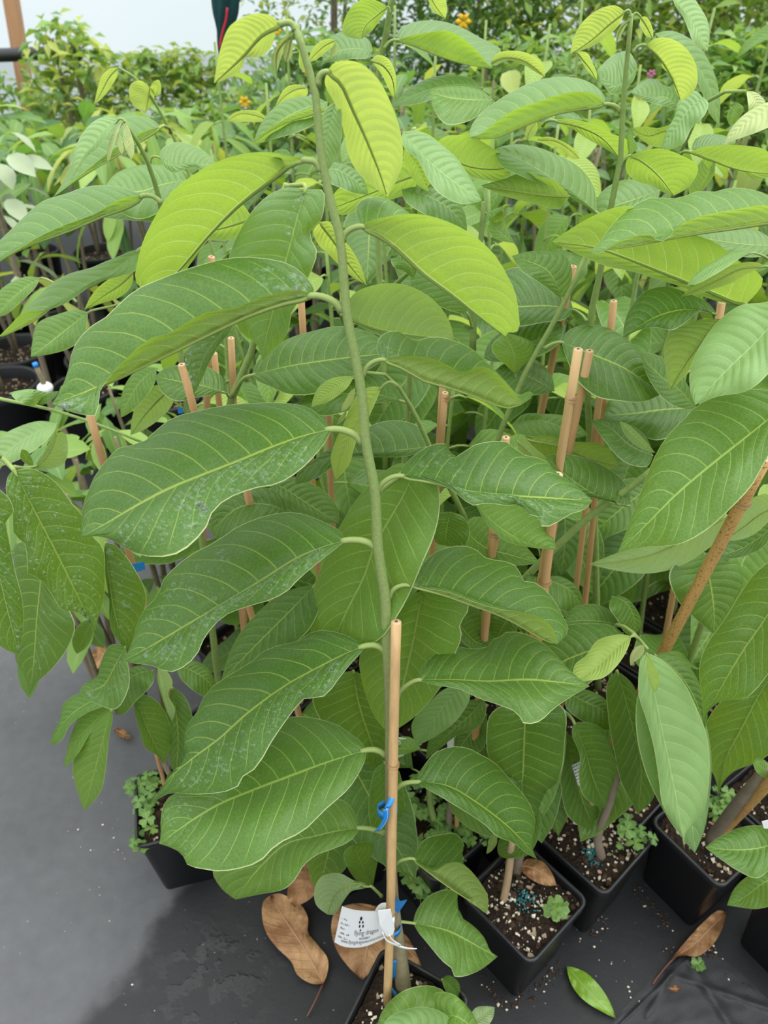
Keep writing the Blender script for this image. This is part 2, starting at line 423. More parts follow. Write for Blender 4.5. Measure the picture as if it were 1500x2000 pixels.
def mat2():
    b = NB('weed_mat_woven'); p = b.geo_pos()
    mp = b.n('ShaderNodeMapping'); mp.inputs['Rotation'].default_value = (0, 0, math.radians(38)); b.link(p, mp.inputs[0])
    wv = b.n('ShaderNodeTexWave'); wv.inputs['Scale'].default_value = 160; b.link(mp.outputs[0], wv.inputs[0])
    w2 = b.n('ShaderNodeTexWave', bands_direction='Y'); w2.inputs['Scale'].default_value = 60; b.link(mp.outputs[0], w2.inputs[0])
    n1 = b.noise(14.0, 4.0, p)
    hs = b.n('ShaderNodeHueSaturation'); b.sock(b.math('MULTIPLY_ADD', n1, 1.0, 0.5), hs.inputs['Value']); hs.inputs['Color'].default_value = (0.030, 0.030, 0.033, 1)
    return b.done(b.bsdf(hs.outputs[0], 0.6, 0.4, b.bump(b.math('ADD', wv.outputs['Fac'], b.math('MULTIPLY', w2.outputs['Fac'], 0.5)), 0.4, 0.0012)))
M['mat2'] = mat2()
def film_mat():
    b = NB('greenhouse_film'); p = b.geo_pos()
    nz = b.noise(0.9, 3.0, p)
    c = b.mix(nz, (0.80, 0.90, 0.92), (0.90, 0.96, 0.98))
    tr = b.n('ShaderNodeBsdfTranslucent'); b.link(c, tr.inputs[0])
    tp = b.n('ShaderNodeBsdfTransparent'); tp.inputs[0].default_value = (0.93, 0.98, 1, 1)
    df = b.n('ShaderNodeBsdfDiffuse'); b.link(c, df.inputs[0])
    m1 = b.n('ShaderNodeMixShader'); m1.inputs[0].default_value = 0.35
    b.link(tr.outputs[0], m1.inputs[1]); b.link(df.outputs[0], m1.inputs[2])
    m2 = b.n('ShaderNodeMixShader'); m2.inputs[0].default_value = 0.45
    b.link(m1.outputs[0], m2.inputs[1]); b.link(tp.outputs[0], m2.inputs[2])
    return b.done(m2.outputs[0])
M['film'] = film_mat()
M['netting'] = plain('green_shade_net', (0.012, 0.05, 0.055), 0.8, 0.2, 0.5, 300)
M['redcord'] = plain('red_cord', (0.45, 0.03, 0.05), 0.7, 0.2, 0.1)
# ------------------------------------------------------------------ large leaves, each with its own midrib, margins, depth and fold
NS, NT = 26, 6
SS = np.array([0.62 * k / NS + 0.38 * (0.5 - 0.5 * math.cos(math.pi * k / NS)) for k in range(NS + 1)])
UP = np.array([0, 0, 1.0])
def unit(a): return a / (np.linalg.norm(a) + 1e-12)
def leaf(plant, mat, mid, e1, e2, v1='t', y=None, dy=None, s1=None, s2=None, pet=None, drops=(), rip=0.08, name='leaf', pr=None, rib=True, v2=None):
    """mid / e1 / e2: midrib and the two margins as seen; v1 't' when half 1 shows its upper face, 'u' its underside"""
    ph = rng.uniform(0, 6.28)
    if mat == 'old' and mid[0][1] < 520 and plant.name != 'sapling': mat = 'top'      # paler crown leaves: younger growth, plus top light put into the colour
    mid_s = catmull(mid, ts=SS)
    E = [catmull([mid[0]] + list(e) + [mid[-1]], ts=SS) for e in (e1, e2)]
    if not y: y = main_y(*mid[0])
    elif y < 0: y = main_y(*mid[0]) - y
    px_len = math.hypot(mid[-1][0] - mid[0][0], mid[-1][1] - mid[0][1])
    d0 = y / ray(*mid[0])[1]
    if dy is None:
        drop = (mid[-1][1] - mid[0][1]) / F * d0
        both_t = v1 == 't'
        dy = (-0.30 if both_t else 0.35) * max(drop, 0.02)
    ys = y + dy * SS
    Mp = np.array([at_y(p[0], p[1], yy) for p, yy in zip(mid_s, ys)])
    dm = np.array([yy / ray(p[0], p[1])[1] for p, yy in zip(mid_s, ys)])
    mdir = unit(Mp[-1] - Mp[0])
    tang = np.gradient(Mp, axis=0)
    # which side of travel each margin lies on
    tv = np.gradient(mid_s, axis=0)
    def side(e):
        w = e - mid_s
        return 1 if (tv[:, 0] * w[:, 1] - tv[:, 1] * w[:, 0]).sum() > 0 else -1     # +1 right of travel (image y down)
    sd1 = side(E[0]); true1 = sd1 if v1 == 't' else -sd1
    halves = []
    for h, (e, sl) in enumerate(((E[0], s1), (E[1], s2))):
        if h == 0: vis = v1
        else: vis = 't' if side(e) == -true1 else 'u'
        pts = []
        for i in range(NS + 1):
            r = ray(*e[i]); aw = np.linalg.norm(e[i] - mid_s[i]) / F * dm[i]
            if sl is None:
                m = unit(0.5 * unit(tang[i]) + 0.5 * mdir)
                n = UP - m * m[2]
                vh = unit(r)
                n = unit(n) if np.linalg.norm(n) > 0.15 else unit(-vh + m * np.dot(vh, m))
                c = np.dot(n, vh)
                if vis == 't' and c > -0.42: n = n - vh * (c + 0.42)
                if vis == 'u' and c < 0.38: n = n - vh * (c - 0.38)
                n = unit(n - m * np.dot(n, m))
                den = np.dot(r, n)
                d = np.dot(Mp[i] - ORG, n) / den if abs(den) > 1e-4 else dm[i]
                dd = max(-1.1 * aw, min(1.1 * aw, d - dm[i]))
            else: dd = sl * aw
            dd += rip * aw * math.sin(6.28 * 3.3 * SS[i] + ph + 2 * h)
            pts.append(ORG + r * (dm[i] + dd))
        halves.append(np.array(pts))
    left, right = (halves[0], halves[1]) if true1 < 0 else (halves[1], halves[0])
    rows = NS + 1; cols = 2 * NT + 1
    G = np.zeros((rows, cols, 3)); T = np.zeros(cols)
    for j in range(cols):
        t = (j - NT) / NT; T[j] = t
        tt = abs(t) ** 0.9
        G[:, j] = Mp * (1 - tt) + (left if t < 0 else right) * tt
    du = np.gradient(G, axis=1); ds = np.gradient(G, axis=0)
    N = np.cross(du, ds); N /= np.linalg.norm(N, axis=2)[:, :, None] + 1e-12
    hw = 0.5 * (np.linalg.norm(left - Mp, axis=1) + np.linalg.norm(right - Mp, axis=1))
    for j in range(cols):
        t = abs(T[j]); G[:, j] += N[:, j] * (hw * 0.13 * 4 * t * (1 - t))[:, None]
    N2 = np.cross(np.gradient(G, axis=1), np.gradient(G, axis=0)); N2 /= np.linalg.norm(N2, axis=2)[:, :, None] + 1e-12
    verts = G.reshape(-1, 3)
    uv = np.array([[0.5 + 0.5 * T[j], SS[i]] for i in range(rows) for j in range(cols)])
    faces = [(i * cols + j, i * cols + j + 1, (i + 1) * cols + j + 1, (i + 1) * cols + j) for i in range(NS) for j in range(2 * NT)]
    o = put(name, verts, faces, M[mat], plant, origin=Mp[0], uv=uv)
    L3 = np.linalg.norm(np.diff(Mp, axis=0), axis=1).sum()
    r0 = pr or min(0.0042, max(0.0012, 0.012 * L3 + 0.0006))
    if rib:
        nm = unit(N2[:, NT].mean(0))
        idx = list(range(0, NS, 2)) + [NS - 1]
        rr = np.array([r0 * 0.58 * (1 - 0.85 * SS[i]) + 0.0002 for i in idx])
        pts = np.array([Mp[i] - N2[i, NT] * rr[k] * 1.25 for k, i in enumerate(idx)])
        v, f = tube(pts, rr, 6)
        put('midrib', v, f, M['midrib'], o)
    if pet:
        p0 = Mp[0]; k = len(pet)
        ye = y if isinstance(pet[0], tuple) and len(pet[0]) == 2 else pet[0][2]
        pts = []
        for i, q in enumerate(pet):
            f_ = i / max(k, 1)
            yq = (q[2] if len(q) == 3 else None)
            if yq is None: yq = y
            pts.append(at_y(q[0], q[1], yq))
        pts.append(Mp[0]); pts.append(Mp[1])
        c = catmull(pts, 9)
        rr = np.linspace(r0 * 1.0, r0 * 0.78, 9); rr[0] *= 1.35
        v, f = tube(c, rr, 8)
        put('petiole', v, f, M['petiole'], o)
    for (sd, sa, sb, ta, tb, cnt, rmax) in drops:
        g = Geo()
        for _ in range(int(cnt * 1.5)):
            s = rng.uniform(sa, sb); t = rng.uniform(ta, tb) * (1 if sd == true1 * 0 + 1 else -1)
            half = (true1 if sd == 1 else -true1)
            tt = abs(t) * half
            i = min(int(np.searchsorted(SS, s)), NS - 1); j = NT + tt * NT
            j0 = int(math.floor(j)); j0 = max(0, min(cols - 2, j0)); fj = j - j0
            p = G[i, j0] * (1 - fj) + G[i, j0 + 1] * fj
            k2 = (s - SS[i - 1]) / (SS[i] - SS[i - 1] + 1e-9)
            pb = G[i - 1, j0] * (1 - fj) + G[i - 1, j0 + 1] * fj
            p = pb * (1 - k2) + p * k2
            n = N2[i, j0]
            r = rmax * (0.35 + 0.95 * rng.random() ** 2.0)
            a = unit(np.cross(n, [0.3, 0.5, 0.81])); b = np.cross(n, a)
            e = 1 + 0.5 * rng.random(); V = []
            for ring, (rad, hh) in enumerate(((1.0, -0.05), (0.86, 0.30), (0.5, 0.52))):
                for q in range(7):
                    an = q / 7 * 6.2832
                    V.append(p + r * (rad * (math.cos(an) * a * e + math.sin(an) * b) + hh * n))
            V.append(p + r * 0.6 * n)
            Fc = []
            for ring in (0, 1):
                for q in range(7):
                    Fc.append((ring * 7 + q, ring * 7 + (q + 1) % 7, ring * 7 + 7 + (q + 1) % 7, ring * 7 + 7 + q))
            for q in range(7): Fc.append((14 + q, 14 + (q + 1) % 7, 21))
            g.add(V, Fc)
        w = put('water_drops', g.verts(), g.f, M['water'], o); w['kind'] = 'stuff'
    return o

def stem_of(plant, pts3, radii, mat='stem', name='stem', n=24, sides=10, nodes=()):
    c = catmull(pts3, n); rr = np.interp(np.linspace(0, 1, n), np.linspace(0, 1, len(radii)), radii)
    v, f = tube(c, rr, sides)
    return put(name, v, f, M[mat], plant)

# ------------------------------------------------------------------ pots
POT_H, POT_S = 0.2, 0.0735
def rounded_square(h, r, n=4):
    P = []
    for cx, cy, a0 in ((h - r, h - r, 0), (-(h - r), h - r, 90), (-(h - r), -(h - r), 180), (h - r, -(h - r), 270)):
        for k in range(n + 1):
            a = math.radians(a0 + 90 * k / n); P.append((cx + r * math.cos(a), cy + r * math.sin(a)))
    return np.array(P)
def loft(rings):
    n = len(rings[0]); V = np.concatenate(rings)
    Fc = [(i * n + k, i * n + (k + 1) % n, (i + 1) * n + (k + 1) % n, (i + 1) * n + k) for i in range(len(rings) - 1) for k in range(n)]
    return V, Fc
def ring3(p2, z, c, s=1.0): return np.column_stack([p2[:, 0] * s + c[0], p2[:, 1] * s + c[1], np.full(len(p2), z)])
def rot2(p, a):
    c, s = math.cos(a), math.sin(a); return np.column_stack([p[:, 0] * c - p[:, 1] * s, p[:, 0] * s + p[:, 1] * c])
def soil_patch(name, c, ang, half, z, parent, seed, perl=60, prill=0, chips=25, prillc=(0, 0), round_=False):
    rs = random.Random(seed); n = 18; V = []; Fc = []
    for i in range(n + 1):
        for j in range(n + 1):
            a, b = (2 * i / n - 1), (2 * j / n - 1)
            if round_:
                aa = a * math.sqrt(max(0, 1 - b * b / 2)); bb = b * math.sqrt(max(0, 1 - a * a / 2)); a, b = aa, bb
            V.append((a * half, b * half, rs.uniform(-0.0035, 0.0035) + 0.004 * math.sin(5 * a + seed) * math.cos(4 * b)))
    for i in range(n):
        for j in range(n): Fc.append((i * (n + 1) + j, (i + 1) * (n + 1) + j, (i + 1) * (n + 1) + j + 1, i * (n + 1) + j + 1))
    V = np.array(V); V[:, :2] = rot2(V[:, :2], ang); V += np.array([c[0], c[1], z])
    so = put(name, V, Fc, M['soil'], parent)
    def bits(nm, cnt, mat, r0, r1, cen=None, sp=1.0, flat=1.0):
        if not cnt: return
        g = Geo()
        for _ in range(cnt):
            if cen is None:
                a, b = rs.uniform(-.93, .93), rs.uniform(-.93, .93)
                if round_ and a * a + b * b > .85: a *= .6; b *= .6
            else: a, b = cen[0] + rs.gauss(0, .2) * sp, cen[1] + rs.gauss(0, .2) * sp
            a = max(-.93, min(.93, a)); b = max(-.93, min(.93, b))
            p = rot2(np.array([[a * half, b * half]]), ang)[0]
            r = r0 + (r1 - r0) * rs.random() ** 2
            q = Quaternion((rs.gauss(0, 1), rs.gauss(0, 1), rs.gauss(0, 1), rs.gauss(0, 1))).normalized().to_matrix()
            base = [(1, 0, 0), (-1, 0, 0), (0, 1, 0), (0, -1, 0), (0, 0, 1), (0, 0, -1)]
            vv = [np.array(q @ Vector([x * r * rs.uniform(.7, 1.2) for x in w])) * np.array([1, 1, flat]) + np.array([p[0] + c[0], p[1] + c[1], z + r * .5]) for w in base]
            g.add(vv, [(0, 2, 4), (2, 1, 4), (1, 3, 4), (3, 0, 4), (2, 0, 5), (1, 2, 5), (3, 1, 5), (0, 3, 5)])
        o = put(nm, g.verts(), g.f, M[mat], so, smooth=False); o['kind'] = 'stuff'
    bits('perlite', perl, 'perlite', .0012, .0050)
    bits('bark_chips', chips, 'bark_chip', .003, .009, None, 1, .6)
    bits('fertiliser_prills', prill, 'prill', .0014, .0026, prillc, .8)
    return so
def square_pot(label, c, ang, seed, perl=60, prill=0, chips=25, prillc=(0, 0), group=None, h=POT_H, s=POT_S, mat='pot', soilz=-0.018):
    t = thing('square_pot', label, 'pot', (c[0], c[1], 0), group)
    r = rot2(rounded_square(s, 0.016), ang)
    prof = [(0.80, 0.001), (0.985, h - 0.022), (1.03, h - 0.020), (1.045, h - 0.003), (1.03, h), (0.975, h), (0.955, h - 0.004), (0.95, h - 0.03), (0.80, 0.006)]
    V, Fc = loft([ring3(r, z, c, k) for k, z in prof])
    n = len(r); Fc.append(tuple(range(n - 1, -1, -1)))
    Fc.append(tuple((len(prof) - 1) * n + k for k in range(n)))
    put('pot_wall', V, Fc, M[mat], t)
    soil_patch('soil', c, ang, s * 0.93, h + soilz, t, seed, perl, prill, chips, prillc)
    return t
def round_pot(label, c, r, h, seed, group=None, fill=-0.04):
    t = thing('round_pot', label, 'pot', (c[0], c[1], 0), group)
    n = 32; circ = np.array([(math.cos(2 * math.pi * k / n), math.sin(2 * math.pi * k / n)) for k in range(n)]) * r
    prof = [(0.78, 0.001), (0.97, h - 0.03), (1.03, h - 0.028), (1.06, h - 0.004), (1.04, h), (0.97, h), (0.95, h - 0.006), (0.93, h - 0.06), (0.78, 0.006)]
    V, Fc = loft([ring3(circ, z, c, k) for k, z in prof])
    Fc.append(tuple(range(n - 1, -1, -1))); Fc.append(tuple((len(prof) - 1) * n + k for k in range(n)))
    put('pot_wall', V, Fc, M['potdust'], t)
    soil_patch('soil', c, 0, r * 0.9, h + fill, t, seed, 25, 0, 40, round_=True)
    return t

# ------------------------------------------------------------------ bamboo stakes
def stake(label, p_top, p_bot, r, mat='bamboo_red', nodes=(), group=None, rb=None):
    p0, p1 = np.asarray(p_top, float), np.asarray(p_bot, float)
    t = thing('bamboo_stake', label, 'stake', p1, group)
    ax = unit(p0 - p1); L = np.linalg.norm(p0 - p1)
    ks = np.linspace(0, 1, 14); rb = rb or r * 1.08
    pts = np.array([p1 + ax * L * k + np.array([math.sin(5 * k), math.cos(4 * k), 0]) * 0.0012 for k in ks])
    v, f = tube(pts, np.array([rb + (r - rb) * k for k in ks]), 12)
    put('cane', v, f, M[mat], t)
    a = unit(np.cross(ax, [0.2, 0.9, 0.1]))
    top = pts[-1]
    v, f = tube(np.array([top - ax * 0.002, top + ax * 0.0006]), [r * 0.96, r * 0.93], 12); put('cut_end', v, f, M['cut'], t)
    v, f = tube(np.array([top - ax * 0.001, top + ax * 0.0009]), [r * 0.30, r * 0.30], 8); put('pith_hole', v, f, M['pith'], t)
    for kn in nodes:
        c = p1 + ax * L * kn; rr = rb + (r - rb) * kn
        v, f = tube(np.array([c + ax * q for q in (-0.008, -0.004, -0.0016, -0.0004, 0.0004, 0.002, 0.007)]), np.array([1.0, 1.10, 1.30, 1.10, 1.12, 1.30, 1.0]) * rr, 12, cap=False)
        put('joint', v, f, M['node'], t)
    return t
def stake_px(label, u1, v1, u2, v2, y, r, zb=0.17, yb=None, **k):
    yb = yb or y
    vb = v2
    for _ in range(60):      # follow the cane's line down to the soil
        p = at_y(u1 + (u2 - u1) * (vb - v1) / (v2 - v1), vb, y + (yb - y))
        if p[2] <= zb: break
        vb += 12
    return stake(label, at_y(u1, v1, y), p, r, **k)
# ------------------------------------------------------------------ setting
def build_setting():
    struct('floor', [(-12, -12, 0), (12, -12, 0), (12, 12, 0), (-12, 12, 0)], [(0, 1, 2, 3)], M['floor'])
    # greenhouse wall of clear film, gently billowed
    V = []; n = 24
    for i in range(n + 1):
        for j in range(5):
            x = -9 + 18 * i / n; V.append((x, 6.2 + 0.05 * math.sin(i * 1.9) * math.sin(j * 0.8), 3.4 * j / 4))
    struct('wall_back', V, [(i * 5 + j, (i + 1) * 5 + j, (i + 1) * 5 + j + 1, i * 5 + j + 1) for i in range(n) for j in range(4)], M['film'])
build_setting()

# ------------------------------------------------------------------ the front sapling
A_C = (0.030, 0.438)
square_pot('black square pot holding the tall front sapling with white tag', A_C, math.radians(-28), 3, perl=110, prill=30, prillc=(-.3, -.4))
STEM = [(577, 52), (585, 75), (600, 125), (617, 190), (623, 260), (632, 330), (648, 400), (665, 470), (671, 540), (677, 610), (690, 680), (703, 745), (710, 800), (713, 855), (722, 905), (732, 960), (735, 1010), (738, 1070), (745, 1120), (752, 1165), (754, 1215), (757, 1280), (762, 1400), (762, 1550), (764, 1680), (770, 1780), (780, 1860), (788, 1930)]
front = thing('sapling', 'tall front sapling with two rows of leaves, tied to pale cane', 'plant', (*A_C, 0.18))
stem_of(front, [at_y(u, v, main_y(u, v)) for u, v in STEM], [0.0028, 0.0036, 0.0045, 0.005, 0.0058, 0.0062, 0.0068, 0.0072, 0.0085, 0.0115], mat='front_stem', n=60, sides=12)
# woody foot of the stem
foot = [at_y(u, v, main_y(u, v)) for u, v in ((766, 1740), (772, 1800), (781, 1865), (789, 1935))]
v, f = tube(catmull(foot, 12), np.linspace(0.0078, 0.0125, 12), 12); put('woody_foot', v, f, M['bark'], front)

L = leaf
L(front, 'new', [(548, 47), (512, 66), (475, 107), (418, 162)], [(532, 32), (508, 26), (478, 32), (448, 52), (432, 90), (424, 125)], [(540, 60), (528, 95), (505, 112), (479, 113), (473, 133), (447, 152)], 'u', pet=[(577, 57), (568, 45)], pr=.0027)
L(front, 'new', [(640, 140), (662, 155), (690, 212), (725, 292), (745, 345), (757, 385)], [(650, 125), (672, 118), (703, 123), (735, 150), (765, 205), (784, 265), (786, 318), (773, 355)], [(634, 160), (655, 205), (671, 255), (680, 300), (697, 335), (727, 362)], 'u', pet=[(620, 165), (626, 146)], pr=.0027)
L(front, 'pale', [(655, 200), (645, 240), (636, 290), (636, 337)], [(665, 213), (668, 245), (663, 292), (650, 320)], [(640, 208), (622, 245), (618, 290), (626, 320)], 't', y=-.03, pet=[(640, 250), (648, 215)])
L(front, 'mid', [(600, 313), (572, 316), (543, 340), (500, 371), (456, 408), (400, 467), (353, 523), (300, 575)], [(585, 305), (565, 306), (533, 298), (467, 302), (400, 328), (333, 377), (302, 425), (281, 467), (270, 505), (266, 552)], [(560, 326), (508, 372), (460, 412), (405, 470), (365, 525), (330, 565)], 'u', s2=4, dy=.15, pet=[(626, 332), (615, 316)], pr=.0032)
L(front, 'mid', [(572, 309), (550, 300), (530, 300)], [(560, 292), (545, 292), (535, 296)], [(560, 312), (545, 312)], 't', y=-.03, name='leaf_flap', rib=False)
L(front, 'old', [(613, 577), (560, 588), (500, 608), (400, 655), (300, 705), (213, 747), (150, 772), (101, 789)], [(612, 562), (600, 543), (570, 518), (505, 503), (445, 504), (395, 516), (350, 530), (304, 548), (268, 564), (238, 588), (208, 618), (178, 637), (155, 660), (141, 685), (135, 715), (123, 752)], [(587, 567), (562, 568), (533, 575), (500, 584), (473, 598), (400, 611), (343, 643), (320, 655), (297, 659), (247, 700), (213, 737), (195, 765), (187, 812), (158, 809), (128, 801)], 't', s1=.45, s2=-1.0, pet=[(668, 607), (655, 592), (640, 583)], drops=[(1, .05, .22, .1, .75, 40, .0035), (2, .86, .97, .3, .95, 30, .003)])
L(front, 'old', [(648, 838), (592, 852), (533, 873), (467, 901), (400, 927), (337, 952), (260, 992), (200, 1027), (159, 1048)], [(625, 812), (600, 795), (567, 788), (500, 787), (430, 793), (385, 803), (350, 811), (320, 826), (300, 845), (273, 867), (240, 871), (223, 882), (207, 900), (186, 928), (172, 960), (163, 983), (160, 1015)], [(640, 856), (612, 893), (580, 923), (540, 946), (500, 953), (470, 963), (447, 973), (417, 997), (403, 1030), (377, 1060), (350, 1080), (317, 1088), (267, 1082), (233, 1063), (205, 1050)], 't', pet=[(706, 864), (694, 850), (670, 840)], drops=[(2, .12, .62, .15, .95, 260, .0024), (2, .5, .85, .4, .95, 90, .0028)])
L(front, 'old', [(677, 1055), (633, 1068), (587, 1087), (513, 1133), (437, 1180), (367, 1220), (293, 1263), (241, 1290)], [(662, 1035), (633, 1020), (600, 1006), (567, 1000), (510, 1010), (460, 1031), (427, 1054), (367, 1087), (337, 1112), (314, 1140), (309, 1163), (287, 1183), (268, 1218), (257, 1258)], [(655, 1072), (620, 1100), (583, 1132), (563, 1153), (533, 1170), (473, 1188), (440, 1202), (415, 1225), (400, 1245), (385, 1278), (360, 1302), (333, 1313), (293, 1299), (262, 1296)], 't', pet=[(735, 1070), (715, 1058)], drops=[(2, .1, .6, .1, .92, 230, .0023), (2, .6, .9, .1, .8, 60, .0036), (1, .45, .85, .1, .7, 60, .0032)])
L(front, 'old', [(711, 1262), (675, 1277), (633, 1298), (560, 1338), (483, 1394), (427, 1444), (377, 1480), (333, 1517), (291, 1573)], [(697, 1250), (683, 1243), (650, 1233), (610, 1233), (592, 1247), (575, 1254), (545, 1260), (517, 1270), (500, 1286), (467, 1307), (433, 1328), (405, 1350), (383, 1393), (364, 1420), (360, 1443), (368, 1472), (361, 1496), (332, 1510), (322, 1543)], [(703, 1278), (690, 1291), (663, 1324), (640, 1354), (622, 1365), (603, 1360), (580, 1380), (550, 1420), (530, 1450), (500, 1500), (472, 1520), (465, 1536), (417, 1550), (367, 1551), (333, 1549), (310, 1560)], 't', pet=[(759, 1287), (748, 1268), (732, 1260)], drops=[(2, .12, .5, .15, .9, 110, .0026), (2, .5, .85, .1, .8, 70, .0034)])
L(front, 'mid', [(715, 1465), (640, 1489), (570, 1515), (500, 1541), (427, 1571), (367, 1608), (311, 1648)], [(707, 1449), (690, 1437), (660, 1416), (617, 1403), (567, 1400), (530, 1420), (470, 1470), (420, 1510), (375, 1538), (343, 1549), (324, 1563), (314, 1597), (314, 1627)], [(713, 1485), (705, 1503), (683, 1538), (633, 1584), (593, 1623), (540, 1651), (507, 1683), (467, 1697), (425, 1702), (395, 1697), (367, 1690), (355, 1668), (335, 1656)], 't', dy=-.07, pet=[(752, 1474), (735, 1465)], drops=[(1, .55, .9, .1, .8, 50, .003), (2, .8, .95, .1, .8, 20, .003)])
L(front, 'mid', [(703, 1617), (655, 1624), (613, 1634), (560, 1648), (510, 1692), (460, 1757)], [(697, 1598), (688, 1580), (670, 1563), (600, 1572), (510, 1610), (440, 1670), (415, 1700), (430, 1732)], [(694, 1632), (680, 1645), (653, 1657), (617, 1671), (593, 1691), (577, 1717), (560, 1734), (500, 1748)], 't', y=-.01, pet=[(752, 1628), (725, 1619)])
L(front, 'pale', [(724, 1731), (695, 1727), (660, 1742), (640, 1786)], [(707, 1724), (690, 1719), (665, 1706), (645, 1706), (627, 1713), (615, 1735), (617, 1766)], [(703, 1737), (688, 1740), (673, 1757), (660, 1778), (652, 1786)], 'u', pet=[(745, 1750), (735, 1740)], y=-.0)
L(front, 'old', [(728, 1732), (712, 1700), (690, 1650)], [(733, 1705), (738, 1670), (726, 1645)], [(700, 1722), (682, 1700), (672, 1665)], 't', y=-.06)
# right-hand row
L(front, 'mid', [(706, 442), (733, 453), (763, 472), (783, 490), (833, 537), (883, 574), (930, 612), (987, 657)], [(718, 434), (740, 427), (773, 420), (817, 418), (867, 430), (913, 452), (940, 472), (968, 500), (990, 537), (1006, 570), (1013, 612), (1014, 640), (1006, 651), (996, 647)], [(697, 425), (694, 407), (707, 390), (740, 384), (775, 398), (810, 425), (860, 470), (900, 520), (950, 590)], 'u', s2=0.75, pet=[(668, 470), (675, 455), (690, 445)], pr=.0030, drops=[(1, .2, .55, .2, .8, 14, .002)])
L(front, 'old', [(747, 702), (783, 714), (833, 743), (867, 752), (917, 769), (957, 785), (990, 796), (1015, 790), (1042, 770)], [(738, 690), (737, 667), (752, 650), (780, 647), (793, 655), (805, 664), (850, 657), (895, 668), (925, 683), (955, 712), (985, 742), (1015, 772), (1035, 764)], [(765, 698), (800, 695), (850, 702), (878, 715), (903, 728), (937, 715), (960, 722), (983, 743), (1003, 765), (1020, 783)], 't', s2=-.9, pet=[(709, 735), (718, 715), (732, 705)], drops=[(1, .03, .15, .1, .8, 25, .002)])
L(front, 'old', [(780, 929), (850, 941), (917, 960), (983, 968), (1067, 973), (1157, 978)], [(788, 912), (800, 897), (815, 885), (833, 873), (855, 866), (873, 868), (880, 886), (893, 892), (917, 873), (937, 866), (957, 862), (990, 863), (1017, 886), (1067, 900), (1083, 920), (1127, 950)], [(805, 934), (833, 938), (883, 957), (905, 976), (923, 987), (950, 983), (997, 988), (1017, 986), (1030, 1003), (1053, 1010), (1060, 1030), (1083, 1023), (1117, 1003), (1140, 996)], 't', pet=[(736, 962), (748, 943), (765, 932)], drops=[(1, .08, .35, .05, .7, 40, .0022), (2, .2, .8, .15, .9, 110, .0018)])
L(front, 'old', [(800, 1143), (835, 1151), (870, 1161), (920, 1180), (972, 1199), (1017, 1222), (1056, 1246), (1088, 1258)], [(806, 1128), (817, 1113), (843, 1083), (883, 1067), (923, 1069), (950, 1090), (970, 1094), (1000, 1100), (1015, 1113), (1018, 1131), (1050, 1140), (1083, 1173), (1097, 1200), (1110, 1230)], [(835, 1150), (880, 1158), (920, 1174), (975, 1190), (1020, 1196), (1055, 1206), (1078, 1225)], 't', s2=-1.3, pet=[(760, 1168), (770, 1150), (785, 1143)], drops=[(1, .02, .12, .05, .2, 10, .0025)])
L(front, 'old', [(815, 1328), (883, 1328), (957, 1331), (1033, 1328), (1083, 1332), (1152, 1340)], [(819, 1315), (827, 1300), (850, 1277), (893, 1263), (930, 1268), (957, 1260), (967, 1243), (980, 1243), (987, 1235), (1033, 1240), (1067, 1260), (1093, 1287), (1117, 1313)], [(833, 1334), (850, 1338), (900, 1347), (933, 1363), (983, 1380), (1010, 1393), (1023, 1413), (1043, 1413), (1057, 1407), (1083, 1383), (1117, 1360)], 't', pet=[(775, 1358), (795, 1338)])
L(front, 'old', [(813, 1527), (867, 1533), (893, 1544), (923, 1563), (957, 1587), (990, 1613), (1027, 1650), (1049, 1678)], [(817, 1512), (827, 1497), (850, 1470), (883, 1458), (917, 1462), (937, 1473), (963, 1487), (1000, 1527), (1033, 1567), (1045, 1603), (1043, 1630), (1038, 1650)], [(830, 1539), (850, 1550), (900, 1580), (947, 1611), (970, 1633), (1003, 1647), (1030, 1668)], 't', pet=[(768, 1548), (790, 1530)])
L(front, 'old', [(808, 1677), (838, 1702), (880, 1733), (920, 1760), (951, 1785)], [(815, 1658), (833, 1637), (860, 1630), (890, 1628), (905, 1648), (897, 1690), (905, 1740)], [(848, 1702), (875, 1686), (895, 1684), (910, 1692), (937, 1722), (953, 1752)], 't', s2=-1.2, pet=[(766, 1697), (785, 1680)])
L(front, 'mid', [(807, 1803), (870, 1817), (910, 1835), (945, 1855), (972, 1868)], [(810, 1788), (817, 1773), (837, 1750), (873, 1737), (893, 1742), (892, 1767), (897, 1787), (923, 1807), (947, 1833), (955, 1857)], [(818, 1822), (833, 1840), (867, 1880), (883, 1893), (887, 1907), (900, 1908), (933, 1897)], 't', pet=[(774, 1800), (790, 1801)])
# broad leaves hanging just behind the stem
L(front, 'mid', [(812, 915), (790, 965), (767, 1005), (733, 1065), (710, 1130), (683, 1183), (645, 1266)], [(838, 925), (857, 955), (857, 1010), (845, 1055), (826, 1098), (800, 1160), (775, 1205), (740, 1250), (690, 1262)], [(783, 905), (735, 933), (693, 980), (663, 1030), (633, 1093), (613, 1147), (607, 1193), (610, 1240)], 't', y=-.05, dy=-.03, pet=[(735, 962, .66), (765, 940, .69), (795, 920, .70)])
L(front, 'mid', [(830, 1150), (817, 1200), (808, 1250), (797, 1300), (787, 1340), (760, 1432)], [(870, 1158), (915, 1178), (913, 1197), (899, 1217), (902, 1243), (890, 1275), (862, 1340), (833, 1377), (797, 1410)], [(785, 1175), (735, 1235), (702, 1283), (705, 1320), (717, 1365), (737, 1408)], 't', y=-.06, dy=-.02, pet=[(759, 1172, .63), (790, 1150, .66)])
